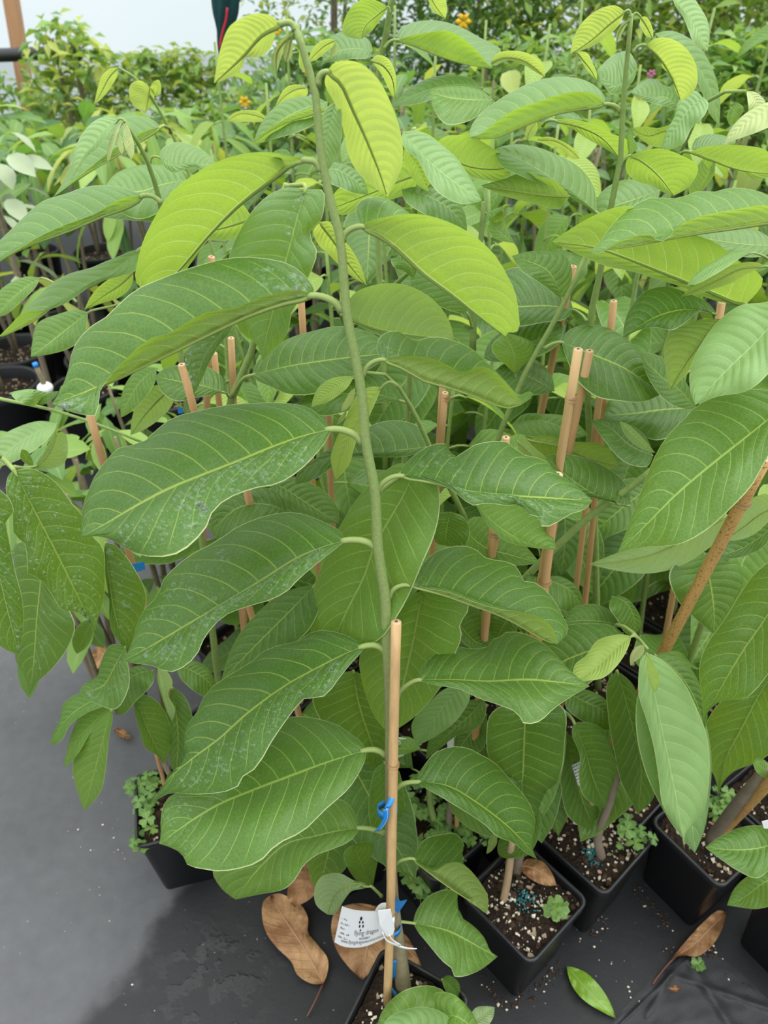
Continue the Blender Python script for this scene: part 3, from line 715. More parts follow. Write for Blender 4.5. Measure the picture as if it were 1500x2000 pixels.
# low leaves at the bottom of the picture
L(front, 'mid', [(815, 1990), (800, 1995), (770, 2010), (735, 2050)], [(880, 1950), (850, 1927), (800, 1930), (765, 1952), (742, 1985)], [(815, 2020), (790, 2050), (760, 2070)], 't', y=.43, dy=-.03, name='leaf', pet=[(800, 1935, .47), (825, 1975, .45)])
L(front, 'mid', [(850, 1990), (890, 1985), (925, 2010), (960, 2060)], [(850, 1940), (880, 1940), (910, 1962), (935, 2003)], [(845, 2010), (880, 2040), (920, 2060)], 't', y=.43, dy=-.03, pet=[(800, 1938, .47), (835, 1975, .45)])
L(front, 'pale', [(860, 2040), (830, 2020), (790, 2020), (745, 2055)], [(890, 2010), (868, 1980), (833, 1967), (793, 1971), (755, 1992)], [(850, 2060), (800, 2070), (765, 2070)], 't', y=.40, dy=-.04, pet=[(800, 1940, .46), (850, 2000, .43)])
L(front, 'pale', [(915, 2003), (940, 1988), (966, 1967)], [(918, 1985), (930, 1968), (950, 1965)], [(925, 2010), (950, 2005), (962, 1990)], 'u', y=.43, dy=.02)
L(front, 'old', [(863, 1912), (880, 1925), (897, 1952)], [(875, 1905), (893, 1915), (899, 1932)], [(866, 1925), (875, 1942), (885, 1950)], 't', y=.47, dy=.0)
# unfolding leaves at the tip
L(front, 'bud', [(574, 62), (556, 78), (541, 100), (540, 146)], [(553, 75), (540, 92), (532, 108), (534, 128)], [(558, 84), (552, 105), (545, 125)], 'u', y=-.0, s2=1.5, pr=.0016)
L(front, 'bud', [(570, 64), (566, 85), (562, 105), (557, 122)], [(560, 80), (554, 95), (553, 110)], [(571, 85), (571, 105), (565, 117)], 'u', s2=1.0, pr=.0012)
L(front, 'new', [(584, 62), (590, 85), (596, 112), (598, 140)], [(588, 80), (597, 100), (600, 120)], [(584, 105), (584, 125), (590, 137)], 'u', y=-.02, s1=1.5, pr=.0014)
for (uu, vv, ww) in ((583, 50, 3.0),):
    c = catmull([at_y(581, 62, main_y(581, 62)), at_y(584, 52, main_y(584, 52)), at_y(583, 47, main_y(583, 47))], 6)
    v, f = tube(c, [.0022, .002, .0017, .0014, .001, .0004], 6); put('bud', v, f, M['petiole'], front)

# the cane it is tied to
p_top = at_y(776, 1214, main_y(776, 1214) - .016); p_bot = at_y(756, 1962, main_y(756, 1962) - .018)
stake('pale bamboo cane with a cut top, tied to the tall front sapling', p_top, p_bot, .0058, 'bamboo', nodes=(.30, .70), rb=.0064)
v, f = tube([at_y(774, 1400, .575), at_y(776, 1385, .571), at_y(776, 1376, .570)], [.0016, .002, .0012], 6)
cane = bpy.data.objects['bamboo_stake']; put('side_shoot_stub', v, f, M['node'], cane)

# blue tape ties
def ribbon(path, width, wdir, thick=.0004):
    p = np.asarray(path, float); wd = np.asarray(wdir, float)
    if wd.ndim == 1: wd = np.tile(wd, (len(p), 1))
    t = np.gradient(p, axis=0); V = []; Fc = []
    wv = np.broadcast_to(np.asarray(width, float), (len(p),))
    for i in range(len(p)):
        w = unit(wd[i]) * wv[i] / 2; n = unit(np.cross(t[i], wd[i])) * thick
        V += [p[i] - w - n, p[i] + w - n, p[i] + w + n, p[i] - w + n]
    for i in range(len(p) - 1):
        a = 4 * i
        for k in range(4): Fc.append((a + k, a + (k + 1) % 4, a + 4 + (k + 1) % 4, a + 4 + k))
    m = 4 * (len(p) - 1); Fc += [(3, 2, 1, 0), (m, m + 1, m + 2, m + 3)]
    return np.array(V), Fc
def loop_band(cen, ax, ra, rb_, dira, width, n=20):
    a = unit(dira - ax * np.dot(dira, ax)); b = np.cross(ax, a)
    return np.array([cen + a * ra * math.cos(2 * math.pi * k / n) + b * rb_ * math.sin(2 * math.pi * k / n) for k in range(n + 1)])
def my(u, v, o): return at_y(u, v, main_y(u, v) + o)
axc = unit(p_top - p_bot)
t1 = thing('tape_tie', 'bright blue tape tie halfway up the pale cane', 'tie', my(752, 1580, 0))
v, f = ribbon(loop_band(my(757, 1582, -.008), axc, .0130, .0105, np.array([1, 0.1, 0]), .009), .0125, axc); put('band', v, f, M['blue'], t1)
v, f = ribbon(catmull([my(753, 1580, -.028), my(755, 1594, -.028), my(749, 1608, -.027), my(737, 1623, -.024)], 12), [.0078] * 10 + [.008, .009], np.tile([0.95, .1, .3], (12, 1))); put('loose_end', v, f, M['blue'], t1)
v, f = ribbon(catmull([my(757, 1577, -.027), my(763, 1565, -.024), my(766, 1549, -.018), my(767, 1536, -.012)], 12), np.linspace(.009, .006, 12), np.tile([1, .0, .2], (12, 1))); put('twisted_strap', v, f, M['blue'], t1)
v, f = tube(catmull([my(755, 1578, -.0292), my(757, 1594, -.0292), my(752, 1608, -.0282), my(741, 1621, -.0252)], 10), [.0005] * 10, 5); put('torn_edge', v, f, M['bluepale'], t1)
t2 = thing('tape_tie', 'blue tape tie with a notched end beside the white tag', 'tie', my(768, 1800, 0))
v, f = ribbon(loop_band(my(763, 1812, -.006), axc, .0145, .0125, np.array([1, 0.1, 0]), .009), .010, axc); put('band', v, f, M['blue'], t2)
def fork(p, q, w):
    d = unit(np.asarray(q) - np.asarray(p)); s = unit(np.cross(d, [0, -.85, .5])) * w
    pts = [np.asarray(p) - s * .6, np.asarray(p) + s * .6, np.asarray(q) + s * 1.0 + d * .003, np.asarray(q) - d * .006, np.asarray(q) - s * 1.0 + d * .003]
    n = np.array([0, -.0006, .0004]); V = [a - n for a in pts] + [a + n for a in pts]
    return np.array(V), [(0, 1, 2, 3, 4), (9, 8, 7, 6, 5)] + [(i, (i + 1) % 5, 5 + (i + 1) % 5, 5 + i) for i in range(5)]
v, f = fork(my(771, 1783, -.004), my(784, 1757, -.012), .0075); put('notched_end', v, f, M['blue'], t2, smooth=False)
t3 = thing('tape_tie', 'low blue tape tie between cane foot and stem above the soil', 'tie', at_z(765, 1930, .185))
v, f = ribbon(catmull([at_y(755, 1915, .475), at_y(763, 1930, .472), at_y(774, 1944, .470)], 8), .0085, np.tile([.4, .1, 1], (8, 1))); put('strap', v, f, M['blue'], t3)
v, f = ribbon(catmull([at_y(771, 1876, .492), at_y(769, 1890, .490), at_y(771, 1912, .488)], 8), .006, np.tile([1, .1, .2], (8, 1))); put('upper_strap', v, f, M['blue'], t3)

# ------------------------------------------------------------------ white tag looped round the cane
def tag_build():
    t = thing('plant_tag', 'white printed paper tag looped round the pale cane', 'tag', my(745, 1770, -.02))
    # sheet corners as seen (tl, tr, bl, br); the sheet bows toward the viewer
    top = catmull([(668, 1770), (685, 1776), (703, 1779), (735, 1780), (762, 1780)], 14)
    bot = catmull([(653, 1840), (668, 1848), (690, 1851), (715, 1848), (735, 1840), (752, 1832)], 14)
    yb = main_y(740, 1800) - .030
    rows = 7; V = []; UVp = np.zeros((rows, 14, 3))
    for r in range(rows):
        k = r / (rows - 1)
        for c in range(14):
            u = top[c] * (1 - k) + bot[c] * k; s = c / 13
            UVp[r, c] = at_y(u[0], u[1], yb - .012 * math.sin(math.pi * s) + .006 * k)
    V = UVp.reshape(-1, 3); n0 = unit(np.cross(UVp[0, 8] - UVp[0, 4], UVp[4, 6] - UVp[0, 6]))
    if np.dot(n0, ORG - V[0]) < 0: n0 = -n0
    Fc = [(r * 14 + c, r * 14 + c + 1, (r + 1) * 14 + c + 1, (r + 1) * 14 + c) for r in range(rows - 1) for c in range(13)]
    n = len(V); V2 = np.concatenate([V, V - n0 * .0005]); F2 = Fc + [tuple(n + i for i in reversed(q)) for q in Fc]
    put('printed_sheet', V2, F2, M['tag'], t)
    # loop of the strip round the cane
    cen = my(752, 1795, -.016)
    a = unit(np.array([1.0, 0, 0])); b = unit(np.cross(axc, a))
    P = []
    for k in range(19):
        th = math.radians(-200 + 300 * k / 18)
        P.append(cen + a * .0135 * math.cos(th) + b * -.0145 * math.sin(th))
    lp = np.array(P)
    v, f = ribbon(lp, .030, axc, .0004); put('loop', v, f, M['tag'], t)
    # folded flap and the thin tail
    fl = [at_y(738, 1779, yb - .014), at_y(763, 1776, yb - .014), at_y(771, 1815, yb - .014), at_y(767, 1826, yb - .014), at_y(756, 1830, yb - .014), at_y(742, 1808, yb - .016)]
    V = np.array(fl + [q - n0 * .0006 for q in fl]); put('flap', V, [(0, 1, 2, 3, 4, 5), (11, 10, 9, 8, 7, 6)] + [(i, (i + 1) % 6, 6 + (i + 1) % 6, 6 + i) for i in range(6)], M['tag'], t, smooth=False)
    v, f = ribbon(catmull([at_y(747, 1820, yb - .016), at_y(757, 1838, yb - .014), at_y(775, 1846, yb - .010), at_y(792, 1852, yb - .008), at_y(814, 1853, yb - .008)], 14), np.interp(np.linspace(0, 1, 14), [0, .6, .8, 1], [.004, .005, .006, .001]), np.tile(unit(np.array([.3, 0, 1])), (14, 1))); put('tail', v, f, M['tag'], t)
    v, f = ribbon(catmull([at_y(760, 1826, yb - .015), at_y(768, 1837, yb - .013), at_y(782, 1846, yb - .010)], 10), np.interp(np.linspace(0, 1, 10), [0, 1], [.002, .005]), np.tile(unit(np.array([.4, 0, 1])), (10, 1))); put('tail', v, f, M['tag'], t)
    def P3(s, k):
        c = s * 13; r = k * (rows - 1); c0 = min(12, int(c)); r0 = min(rows - 2, int(r)); fc, fr = c - c0, r - r0
        return (UVp[r0, c0] * (1 - fc) + UVp[r0, c0 + 1] * fc) * (1 - fr) + (UVp[r0 + 1, c0] * (1 - fc) + UVp[r0 + 1, c0 + 1] * fc) * fr + n0 * .0005
    def text(body, s0, s1, k0, k1, mat, size, name):
        cu = bpy.data.curves.new('tmp', 'FONT'); cu.body = body; cu.size = 1; cu.resolution_u = 2
        ob = bpy.data.objects.new('tmp', cu); COL.objects.link(ob)
        dg = bpy.context.evaluated_depsgraph_get(); me = bpy.data.meshes.new_from_object(ob.evaluated_get(dg))
        vv = np.array([v.co[:] for v in me.vertices]); ff = [tuple(p.vertices) for p in me.polygons]
        bpy.data.objects.remove(ob); bpy.data.curves.remove(cu); bpy.data.meshes.remove(me)
        x = (vv[:, 0] - vv[:, 0].min()) / (np.ptp(vv[:, 0]) + 1e-9); yy = vv[:, 1] / .75
        pts = []
        for a_, b_ in zip(x, yy):
            s = s0 + (s1 - s0) * a_; k = k0 + (k1 - k0) * a_
            pts.append(P3(s, min(1, max(0, k - size * b_))))
        o = put(name, pts, ff, M[mat], t, smooth=False)
    text('flying dragon', .36, .82, .66, .66, 'ink_grey', .15, 'printed_name')
    text('NURSERY', .47, .67, .785, .785, 'ink', .065, 'printed_word')
    text('www.flyingdragonnursery.com.au', .13, .97, .895, .895, 'ink_grey', .105, 'printed_address')
    # five short lines of print too small to read in the photograph: rows of tiny grey strokes
    for k, n_ in ((.31, 4), (.44, 6), (.56, 4), (.69, 7), (.80, 7)):
        g = Geo(); rs = random.Random(int(k * 100))
        for i in range(n_ * 2):
            s = .05 + i * .0155; h = rs.choice((.02, .03, .045))
            if rs.random() < .18: continue
            g.add([P3(s, k), P3(s + .010, k + .005), P3(s + .010, k - h), P3(s, k - h)], [(0, 1, 2, 3)])
        put('printed_line', g.verts(), g.f, M['ink_grey'], t, smooth=False)['kind'] = 'stuff'
    g = Geo()
    for (s, k, w, h) in ((.455, .20, .022, .055), (.435, .30, .014, .04), (.495, .30, .014, .04), (.445, .41, .014, .045), (.508, .41, .014, .045), (.470, .52, .012, .03)):
        ce = P3(s, k); ex = (P3(s + w, k) - ce); ey = (P3(s, k + h) - ce)
        vv = [ce + ex * math.cos(a) + ey * math.sin(a) for a in np.linspace(0, 6.2832, 13)[:-1]]
        g.add(vv, [tuple(range(12))])
    put('printed_dots', g.verts(), g.f, M['ink'], t, smooth=False)['kind'] = 'stuff'
tag_build()
# ------------------------------------------------------------------ neighbouring pots, saplings and canes
POTS = {}
def pot(key, label, c, ang_deg, seed, **k):
    POTS[key] = c
    return square_pot(label, c, math.radians(ang_deg), seed, **k)
pot('B', 'black square pot with a brown dry leaf and white perlite on its soil', (.236, .617), 42, 5, perl=190, prill=120, prillc=(.05, .0), chips=50)
pot('C', 'black square pot with clover in its right corner and a teal fertiliser patch', (.376, .724), 42, 6, perl=120, prill=230, prillc=(-.28, -.22), chips=45)
pot('D', 'black square pot at the right whose slanting stem and cane lean outward', (.588, .735), 35, 7, perl=90, prill=110, prillc=(-.1, -.5), chips=40)
pot('E', 'black square pot cut by the right edge beside a crumpled dry leaf', (.735, .612), 33, 8, perl=60)
pot('F', 'black square pot standing alone at the left edge, weedy soil', (-.385, .795), 15, 9, perl=25, chips=60)
pot('G', 'black square pot full of clover behind the front cane', (.095, .745), 40, 10, perl=30)
pot('H', 'black square pot in deep shade left behind the front pot', (-.075, .775), 25, 12, perl=30)
pot('I', 'black square pot behind the teal patch pot, stems in shade', (.236, .842), 42, 13)
pot('J', 'black square pot wedged behind the two right-hand pots', (.461, .842), 42, 14)
pot('K', 'black square pot at the right behind the slanting stem', (.735, .800), 35, 15)

def sap(key, label, base, z=.18, group=None):
    return thing('sapling', label, 'plant', (base[0], base[1], z), group)
def px3(pts, y0, y1=None):
    y1 = y0 if y1 is None else y1
    n = len(pts) - 1
    return [at_y(u, v, y0 + (y1 - y0) * i / max(n, 1)) for i, (u, v) in enumerate(pts)]
def full_stem(plant, pts, y0, y1, base, radii, zb=.18, mat='stem'):
    p = px3(pts, y0, y1)
    last = p[-1]; b = np.array([base[0], base[1], zb])
    p += [last + (b - last) * .5, b]
    return stem_of(plant, p, radii, mat)

# P1: upright stem in the upper right
P1 = sap('P1', 'upright sapling at upper right with yellow tip leaves on a bare stem', (.461, 1.067))
full_stem(P1, [(1233, 28), (1229, 70), (1226, 110), (1217, 200), (1212, 310), (1200, 370), (1190, 420), (1175, 520), (1155, 610)], .93, .97, (.461, 1.067), [.0022, .003, .0038, .0045, .005, .0055, .0065, .0075])
L(P1, 'new', [(1220, 23), (1192, 45), (1152, 80), (1114, 105)], [(1203, 11), (1170, 18), (1138, 43), (1120, 75)], [(1211, 45), (1182, 75), (1150, 93)], 'u', y=.93, pet=[(1232, 33), (1228, 20)])
L(P1, 'new', [(1127, 101), (1142, 120), (1155, 137), (1165, 156)], [(1146, 103), (1158, 125), (1166, 145)], [(1133, 115), (1145, 135), (1156, 148)], 'u', y=.96)
L(P1, 'bud', [(1229, 38), (1216, 50), (1208, 65), (1205, 86)], [(1218, 44), (1207, 58), (1203, 72)], [(1222, 52), (1215, 66), (1209, 78)], 'u', y=.93)
L(P1, 'new', [(1252, 33), (1260, 45), (1268, 60), (1274, 74)], [(1262, 33), (1272, 48), (1276, 64)], [(1250, 42), (1255, 60), (1264, 72)], 'u', y=.94, pet=[(1235, 36), (1241, 25)])
L(P1, 'new', [(1262, 88), (1285, 108), (1303, 133), (1318, 163), (1330, 197)], [(1280, 75), (1305, 74), (1333, 88), (1356, 118), (1362, 160), (1350, 185)], [(1275, 103), (1292, 120), (1293, 130), (1312, 150), (1320, 180)], 'u', y=.94, pet=[(1236, 103), (1246, 90)], s2=1.5)
L(P1, 'old', [(1262, 87), (1268, 76), (1276, 72)], [(1260, 75), (1268, 67), (1274, 67)], [(1270, 84), (1277, 80), (1279, 76)], 't', y=.955, rib=False, name='leaf_flap')
L(P1, 'old', [(1183, 203), (1150, 208), (1083, 221), (1017, 247), (967, 268), (915, 268)], [(1180, 188), (1168, 172), (1143, 157), (1100, 150), (1050, 157), (1003, 177), (950, 213), (924, 240)], [(1167, 187), (1143, 180), (1100, 183), (1050, 199), (1000, 217), (963, 243), (937, 262)], 't', s2=-1.0, y=.95, pet=[(1212, 219), (1203, 208)])
L(P1, 'mid', [(1230, 303), (1250, 312), (1287, 343), (1316, 382)], [(1262, 293), (1290, 290), (1330, 303), (1363, 325), (1350, 360)], [(1222, 320), (1226, 340), (1245, 355), (1270, 362), (1290, 372)], 'u', y=.95, pet=[(1211, 325), (1217, 313)])
L(P1, 'old', [(1231, 303), (1228, 285), (1230, 250)], [(1226, 290), (1225, 270)], [(1240, 295), (1245, 290), (1237, 268)], 't', y=.96, rib=False, name='leaf_flap')
L(P1, 'old', [(1166, 416), (1140, 396), (1100, 365), (1040, 325), (968, 290)], [(1164, 380), (1155, 355), (1130, 325), (1090, 303), (1040, 285), (1000, 282)], [(1130, 395), (1085, 370), (1020, 345), (975, 320)], 't', y=1.0, pet=[(1190, 425), (1178, 424)])
L(P1, 'mid', [(1113, 383), (1060, 380), (1000, 372), (939, 362)], [(1097, 365), (1083, 353), (1057, 346), (1030, 335), (985, 349)], [(1103, 398), (1090, 408), (1050, 400), (1010, 390), (965, 375)], 'u', y=.98)
L(P1, 'old', [(1290, 372), (1240, 390), (1190, 410), (1165, 470)], [(1265, 355), (1215, 352), (1180, 370), (1160, 400)], [(1280, 395), (1240, 420), (1200, 445)], 't', y=1.06)

# P2: nodding sapling at the upper left
P2 = sap('P2', 'nodding sapling at upper left with pale folded tip leaves', (-.326, .960))
full_stem(P2, [(243, 236), (262, 265), (280, 300), (293, 325), (303, 360), (313, 398), (322, 450)], .90, .95, (-.326, .960), [.002, .003, .0036, .004, .005, .0065, .0075])
L(P2, 'pale', [(233, 232), (207, 252), (176, 290), (155, 317), (142, 346)], [(222, 230), (197, 230), (167, 252), (147, 290), (142, 325)], [(220, 248), (210, 262), (193, 287), (173, 304), (157, 326)], 't', y=.90, pet=[(244, 238), (240, 233)])
L(P2, 'bud', [(239, 237), (228, 255), (217, 285), (211, 318)], [(224, 255), (213, 280), (209, 305)], [(231, 258), (222, 285), (215, 308)], 't', y=.895)
L(P2, 'bud', [(245, 236), (248, 260), (254, 290), (257, 312)], [(241, 255), (243, 285), (251, 303)], [(254, 255), (262, 285), (261, 303)], 't', y=.895)
L(P2, 'bud', [(230, 258), (233, 275), (239, 302)], [(228, 272), (232, 292)], [(237, 272), (242, 290)], 't', y=.89, rib=False)
L(P2, 'old', [(280, 382), (250, 401), (200, 420), (133, 450), (83, 468), (33, 490), (-30, 530)], [(262, 374), (233, 365), (187, 362), (150, 370), (133, 377), (83, 393), (43, 427), (17, 453), (-10, 480)], [(268, 382), (233, 390), (187, 417), (133, 437), (83, 459), (43, 482), (5, 505)], 't', s2=-1.0, y=.93, pet=[(315, 396), (300, 384)])
L(P2, 'old', [(312, 308), (335, 322), (375, 322), (424, 322)], [(315, 293), (333, 280), (357, 278), (385, 288), (408, 303)], [(318, 322), (340, 338), (363, 330), (384, 327), (398, 335)], 't', y=.95, pet=[(293, 318), (298, 306)])
L(P2, 'old', [(365, 352), (320, 360), (270, 375), (205, 365)], [(350, 330), (310, 322), (260, 325), (225, 340)], [(355, 380), (320, 410), (270, 428), (230, 410)], 't', y=1.02)
L(P2, 'old', [(368, 405), (320, 400), (260, 405), (205, 425)], [(340, 370), (290, 362), (240, 380)], [(350, 425), (300, 432), (250, 430)], 't', y=1.06)
L(P2, 'old', [(272, 488), (235, 520), (200, 545), (120, 585), (67, 625), (-5, 660)], [(255, 490), (240, 497), (207, 510), (177, 523), (143, 532), (110, 547), (80, 573), (55, 597), (30, 630)], [(267, 527), (233, 540), (187, 553), (157, 573), (127, 593), (90, 606), (50, 608), (15, 640)], 't', s2=-1.0, y=.95, pet=[(322, 470), (300, 478)])
L(P2, 'mid', [(172, 610), (135, 640), (100, 668), (60, 697)], [(150, 605), (115, 613), (72, 633), (63, 668)], [(170, 630), (165, 655), (140, 678), (105, 690)], 't', y=1.05, pet=[(300, 560, 1.0), (230, 595, 1.03)])
L(P2, 'mid', [(78, 543), (45, 565), (-10, 620)], [(55, 540), (20, 552), (-10, 580)], [(70, 560), (40, 590), (10, 615)], 't', y=1.15, pet=[(150, 590, 1.1), (110, 555, 1.13)])
L(P2, 'mid', [(260, 530), (235, 555), (205, 575), (165, 605)], [(235, 535), (205, 550), (180, 575)], [(258, 555), (235, 580), (200, 592)], 'u', y=1.08)

# P3: far sapling seen above it
P3 = sap('P3', 'thin far sapling at upper left with one heart-shaped yellow leaf', (-.214, 1.517))
full_stem(P3, [(232, 132), (255, 145), (285, 175), (300, 197), (322, 235), (345, 280)], 1.45, 1.5, (-.214, 1.517), [.002, .003, .004, .005, .007])
L(P3, 'new', [(230, 132), (213, 150), (200, 175), (184, 205)], [(215, 134), (200, 147), (190, 175)], [(229, 148), (218, 168), (204, 187)], 'u', y=1.45)
L(P3, 'new', [(292, 170), (289, 195), (284, 219)], [(272, 157), (255, 165), (253, 190), (264, 210)], [(301, 180), (300, 198), (294, 210)], 'u', y=1.46)
L(P3, 'new', [(293, 170), (303, 165), (314, 184)], [(300, 160), (310, 156), (315, 168)], [(297, 180), (303, 187), (309, 186)], 'u', y=1.46, rib=False)
L(P3, 'old', [(314, 248), (270, 276), (230, 301), (180, 331), (104, 385)], [(295, 232), (270, 227), (243, 231), (200, 255), (150, 300), (128, 347)], [(283, 256), (240, 279), (195, 312), (150, 348), (122, 372)], 't', s2=-.9, y=1.15, dy=-.1, pet=[(333, 258, 1.35), (325, 248, 1.2)])

# P4: far sapling at the top centre
P4 = sap('P4', 'sapling behind the front tip, its crown cut by the top edge', (.011, 1.292))
full_stem(P4, [(775, -30), (765, 0), (757, 50), (745, 110), (738, 160)], 1.30, 1.34, (.011, 1.292), [.004, .005, .006, .008])
L(P4, 'mid', [(757, 13), (735, 30), (712, 52), (706, 76)], [(740, 3), (715, -3), (690, 10), (672, 40), (670, 66)], [(752, 25), (738, 45), (722, 65)], 'u', y=1.30, pet=[(762, 25), (760, 15)])
L(P4, 'new', [(835, -20), (850, 10), (870, 36)], [(860, -20), (872, 5), (873, 22)], [(838, 5), (845, 22), (858, 30)], 'u', y=1.3)
L(P4, 'old', [(728, 100), (690, 95), (650, 105), (630, 122)], [(722, 80), (690, 66), (655, 66), (635, 85)], [(720, 112), (690, 115), (655, 120)], 't', y=1.38)
L(P4, 'new', [(655, 78), (635, 88), (615, 106), (602, 122)], [(640, 76), (620, 85), (607, 102)], [(650, 90), (635, 103), (617, 117)], 'u', y=1.2)
L(P4, 'bud', [(655, 85), (652, 100), (645, 112)], [(648, 95), (645, 105)], [(660, 92), (655, 106)], 'u', y=1.2, rib=False)
L(P4, 'old', [(776, 78), (800, 84), (850, 105), (900, 122), (960, 133)], [(777, 62), (795, 48), (830, 40), (870, 43), (900, 53), (940, 75), (978, 98)], [(800, 70), (840, 63), (872, 60), (900, 72), (930, 98)], 't', s2=-1.0, y=1.3, pet=[(750, 95), (763, 80)])
L(P4, 'new', [(958, 125), (985, 113), (1020, 118), (1064, 150)], [(970, 105), (1000, 99), (1035, 106), (1062, 130)], [(965, 128), (990, 118), (1030, 130), (1050, 142)], 'u', y=1.3, s2=-1)
L(P4, 'old', [(943, 172), (890, 165), (830, 178), (766, 207)], [(920, 153), (880, 146), (840, 152), (800, 172)], [(920, 180), (870, 185), (815, 203)], 't', y=1.28)
L(P4, 'mid', [(962, 195), (920, 195), (875, 190), (838, 178)], [(945, 180), (910, 170), (875, 170), (850, 173)], [(945, 218), (905, 240), (870, 242), (852, 222)], 't', y=1.2)
L(P4, 'new', [(725, 118), (745, 125), (765, 150), (770, 192)], [(735, 108), (755, 112), (770, 135), (774, 170)], [(730, 125), (745, 145), (760, 175)], 'u', y=.86, dy=.05)
L(P4, 'old', [(640, 200), (600, 210), (550, 235), (495, 280)], [(615, 190), (570, 192), (530, 215), (505, 250)], [(635, 225), (590, 255), (540, 270)], 't', y=1.2)
L(P4, 'mid', [(640, 212), (600, 225), (555, 240), (492, 280)], [(620, 210), (590, 218), (550, 235)], [(638, 235), (600, 252), (550, 268), (515, 278)], 'u', y=1.15)
L(P4, 'new', [(600, 170), (575, 175), (553, 190), (537, 212)], [(580, 165), (560, 170), (545, 190)], [(600, 185), (580, 195), (555, 205)], 'u', y=1.3)
L(P4, 'new', [(525, 235), (500, 225), (470, 222), (443, 237)], [(505, 218), (480, 215), (455, 222)], [(510, 238), (480, 238)], 'u', y=1.35)

# leaves right behind the front sapling, centre
P5 = sap('P5', 'drooping sapling whose hooked tip shows lime leaves beside the front stem', (.124, .954))
v5 = [(712, 727), (738, 727), (762, 738), (785, 765), (808, 805), (830, 850), (850, 900), (880, 955), (905, 1005), (925, 1060), (965, 1120)]
full_stem(P5, v5, .76, .84, (.124, .954), [.0018, .0028, .0036, .0042, .005, .006, .0075])
L(P5, 'new', [(691, 735), (665, 750), (637, 772), (608, 795)], [(668, 735), (645, 740), (622, 757), (612, 777)], [(680, 755), (666, 768), (640, 785)], 't', y=.75, pet=[(713, 727), (702, 728)])
L(P5, 'bud', [(694, 757), (685, 775), (677, 792), (666, 803)], [(684, 765), (675, 780), (668, 793)], [(692, 775), (684, 792), (674, 801)], 'u', y=.75, rib=False)
L(P5, 'bud', [(677, 802), (668, 815), (658, 829)], [(668, 810), (661, 820)], [(676, 812), (667, 824)], 'u', y=.75, rib=False)
L(P5, 'new', [(745, 757), (722, 785), (702, 820), (675, 870), (656, 937)], [(725, 755), (700, 768), (684, 795), (670, 830), (653, 867), (646, 893)], [(735, 782), (718, 820), (700, 853), (690, 880), (683, 905)], 't', y=.75, dy=-.03, pet=[(777, 755), (762, 746)])
L(P5, 'old', [(783, 783), (730, 770), (670, 770), (578, 788)], [(775, 760), (750, 738), (700, 728), (650, 736), (605, 765)], [(760, 785), (710, 792), (670, 806), (630, 812), (600, 802)], 't', y=.80, pet=[(802, 800), (795, 787)])
L(P5, 'old', [(838, 873), (780, 880), (720, 890), (650, 892), (600, 915), (577, 946)], [(832, 845), (800, 825), (750, 823), (700, 842), (650, 872), (607, 903), (580, 925)], [(800, 890), (740, 893), (690, 892), (650, 912), (615, 936)], 't', y=.83)
# PC: the broad leaves on the left behind the front stem
PC = sap('PC', 'bushy sapling left behind the front stem with a broad wet hanging leaf', (-.101, .954))
full_stem(PC, [(560, 360), (545, 420), (520, 560), (490, 690), (452, 780), (440, 830)], .90, .93, (-.101, .954), [.004, .005, .006, .008])
L(PC, 'old', [(597, 371), (580, 430), (565, 490), (545, 560), (530, 625), (515, 680), (513, 706)], [(580, 367), (555, 367), (530, 378), (510, 393), (480, 430), (460, 467), (447, 502), (440, 560), (455, 615), (473, 653), (500, 670), (507, 685)], [(612, 370), (630, 371), (633, 407), (627, 430), (607, 448), (608, 467), (620, 493), (613, 517), (600, 548), (587, 583), (570, 610), (563, 647), (547, 672), (527, 688)], 't', y=.80, dy=-.05, drops=[(1, .05, .3, .05, .2, 8, .004)], pet=[(560, 365, .9), (580, 362, .85)])
L(PC, 'new', [(625, 434), (652, 470), (685, 520), (716, 557)], [(642, 433), (658, 455), (685, 485), (707, 525)], [(612, 452), (620, 475), (645, 500), (680, 535)], 'u', y=.82)
L(PC, 'mid', [(492, 425), (450, 440), (400, 450), (335, 436)], [(470, 395), (425, 372), (370, 385), (340, 410)], [(490, 445), (440, 470), (380, 460)], 'u', y=.86)
L(PC, 'old', [(492, 733), (567, 715), (633, 705), (697, 697), (765, 690)], [(497, 715), (510, 698), (560, 663), (617, 645), (657, 637), (710, 645), (750, 668)], [(500, 742), (527, 755), (562, 770), (610, 770), (680, 745), (735, 712)], 't', y=.85, pet=[(452, 775, .9), (473, 742, .88)])
L(PC, 'old', [(456, 626), (430, 655), (403, 690), (378, 771)], [(430, 615), (405, 632), (380, 655), (366, 680), (361, 708), (374, 745)], [(452, 645), (433, 668), (412, 702), (395, 740)], 't', y=.78, drops=[(1, .1, .9, .1, .9, 70, .003)])
L(PC, 'old', [(437, 766), (400, 755), (350, 745), (303, 735)], [(432, 735), (405, 717), (365, 712), (325, 718)], [(410, 772), (375, 778), (348, 784), (318, 768)], 't', y=.90, pet=[(450, 793, .93), (446, 775, .92)])
L(PC, 'pale', [(330, 760), (300, 790), (275, 820), (255, 850)], [(305, 752), (275, 775), (258, 815)], [(338, 785), (315, 815), (280, 840)], 'u', y=.95)
L(PC, 'mid', [(305, 720), (275, 745), (250, 785), (236, 816)], [(275, 718), (245, 750), (235, 790)], [(303, 745), (285, 775), (255, 805)], 't', y=.95)
L(PC, 'old', [(562, 1002), (520, 985), (470, 990), (412, 1040)], [(545, 965), (500, 950), (450, 960), (418, 1000)], [(540, 1015), (490, 1040), (440, 1062)], 't', y=.80)
L(PC, 'old', [(528, 938), (565, 960), (610, 990), (662, 1022)], [(560, 930), (600, 940), (640, 965), (660, 995)], [(530, 960), (545, 985), (580, 1005), (625, 1020)], 't', y=.85)
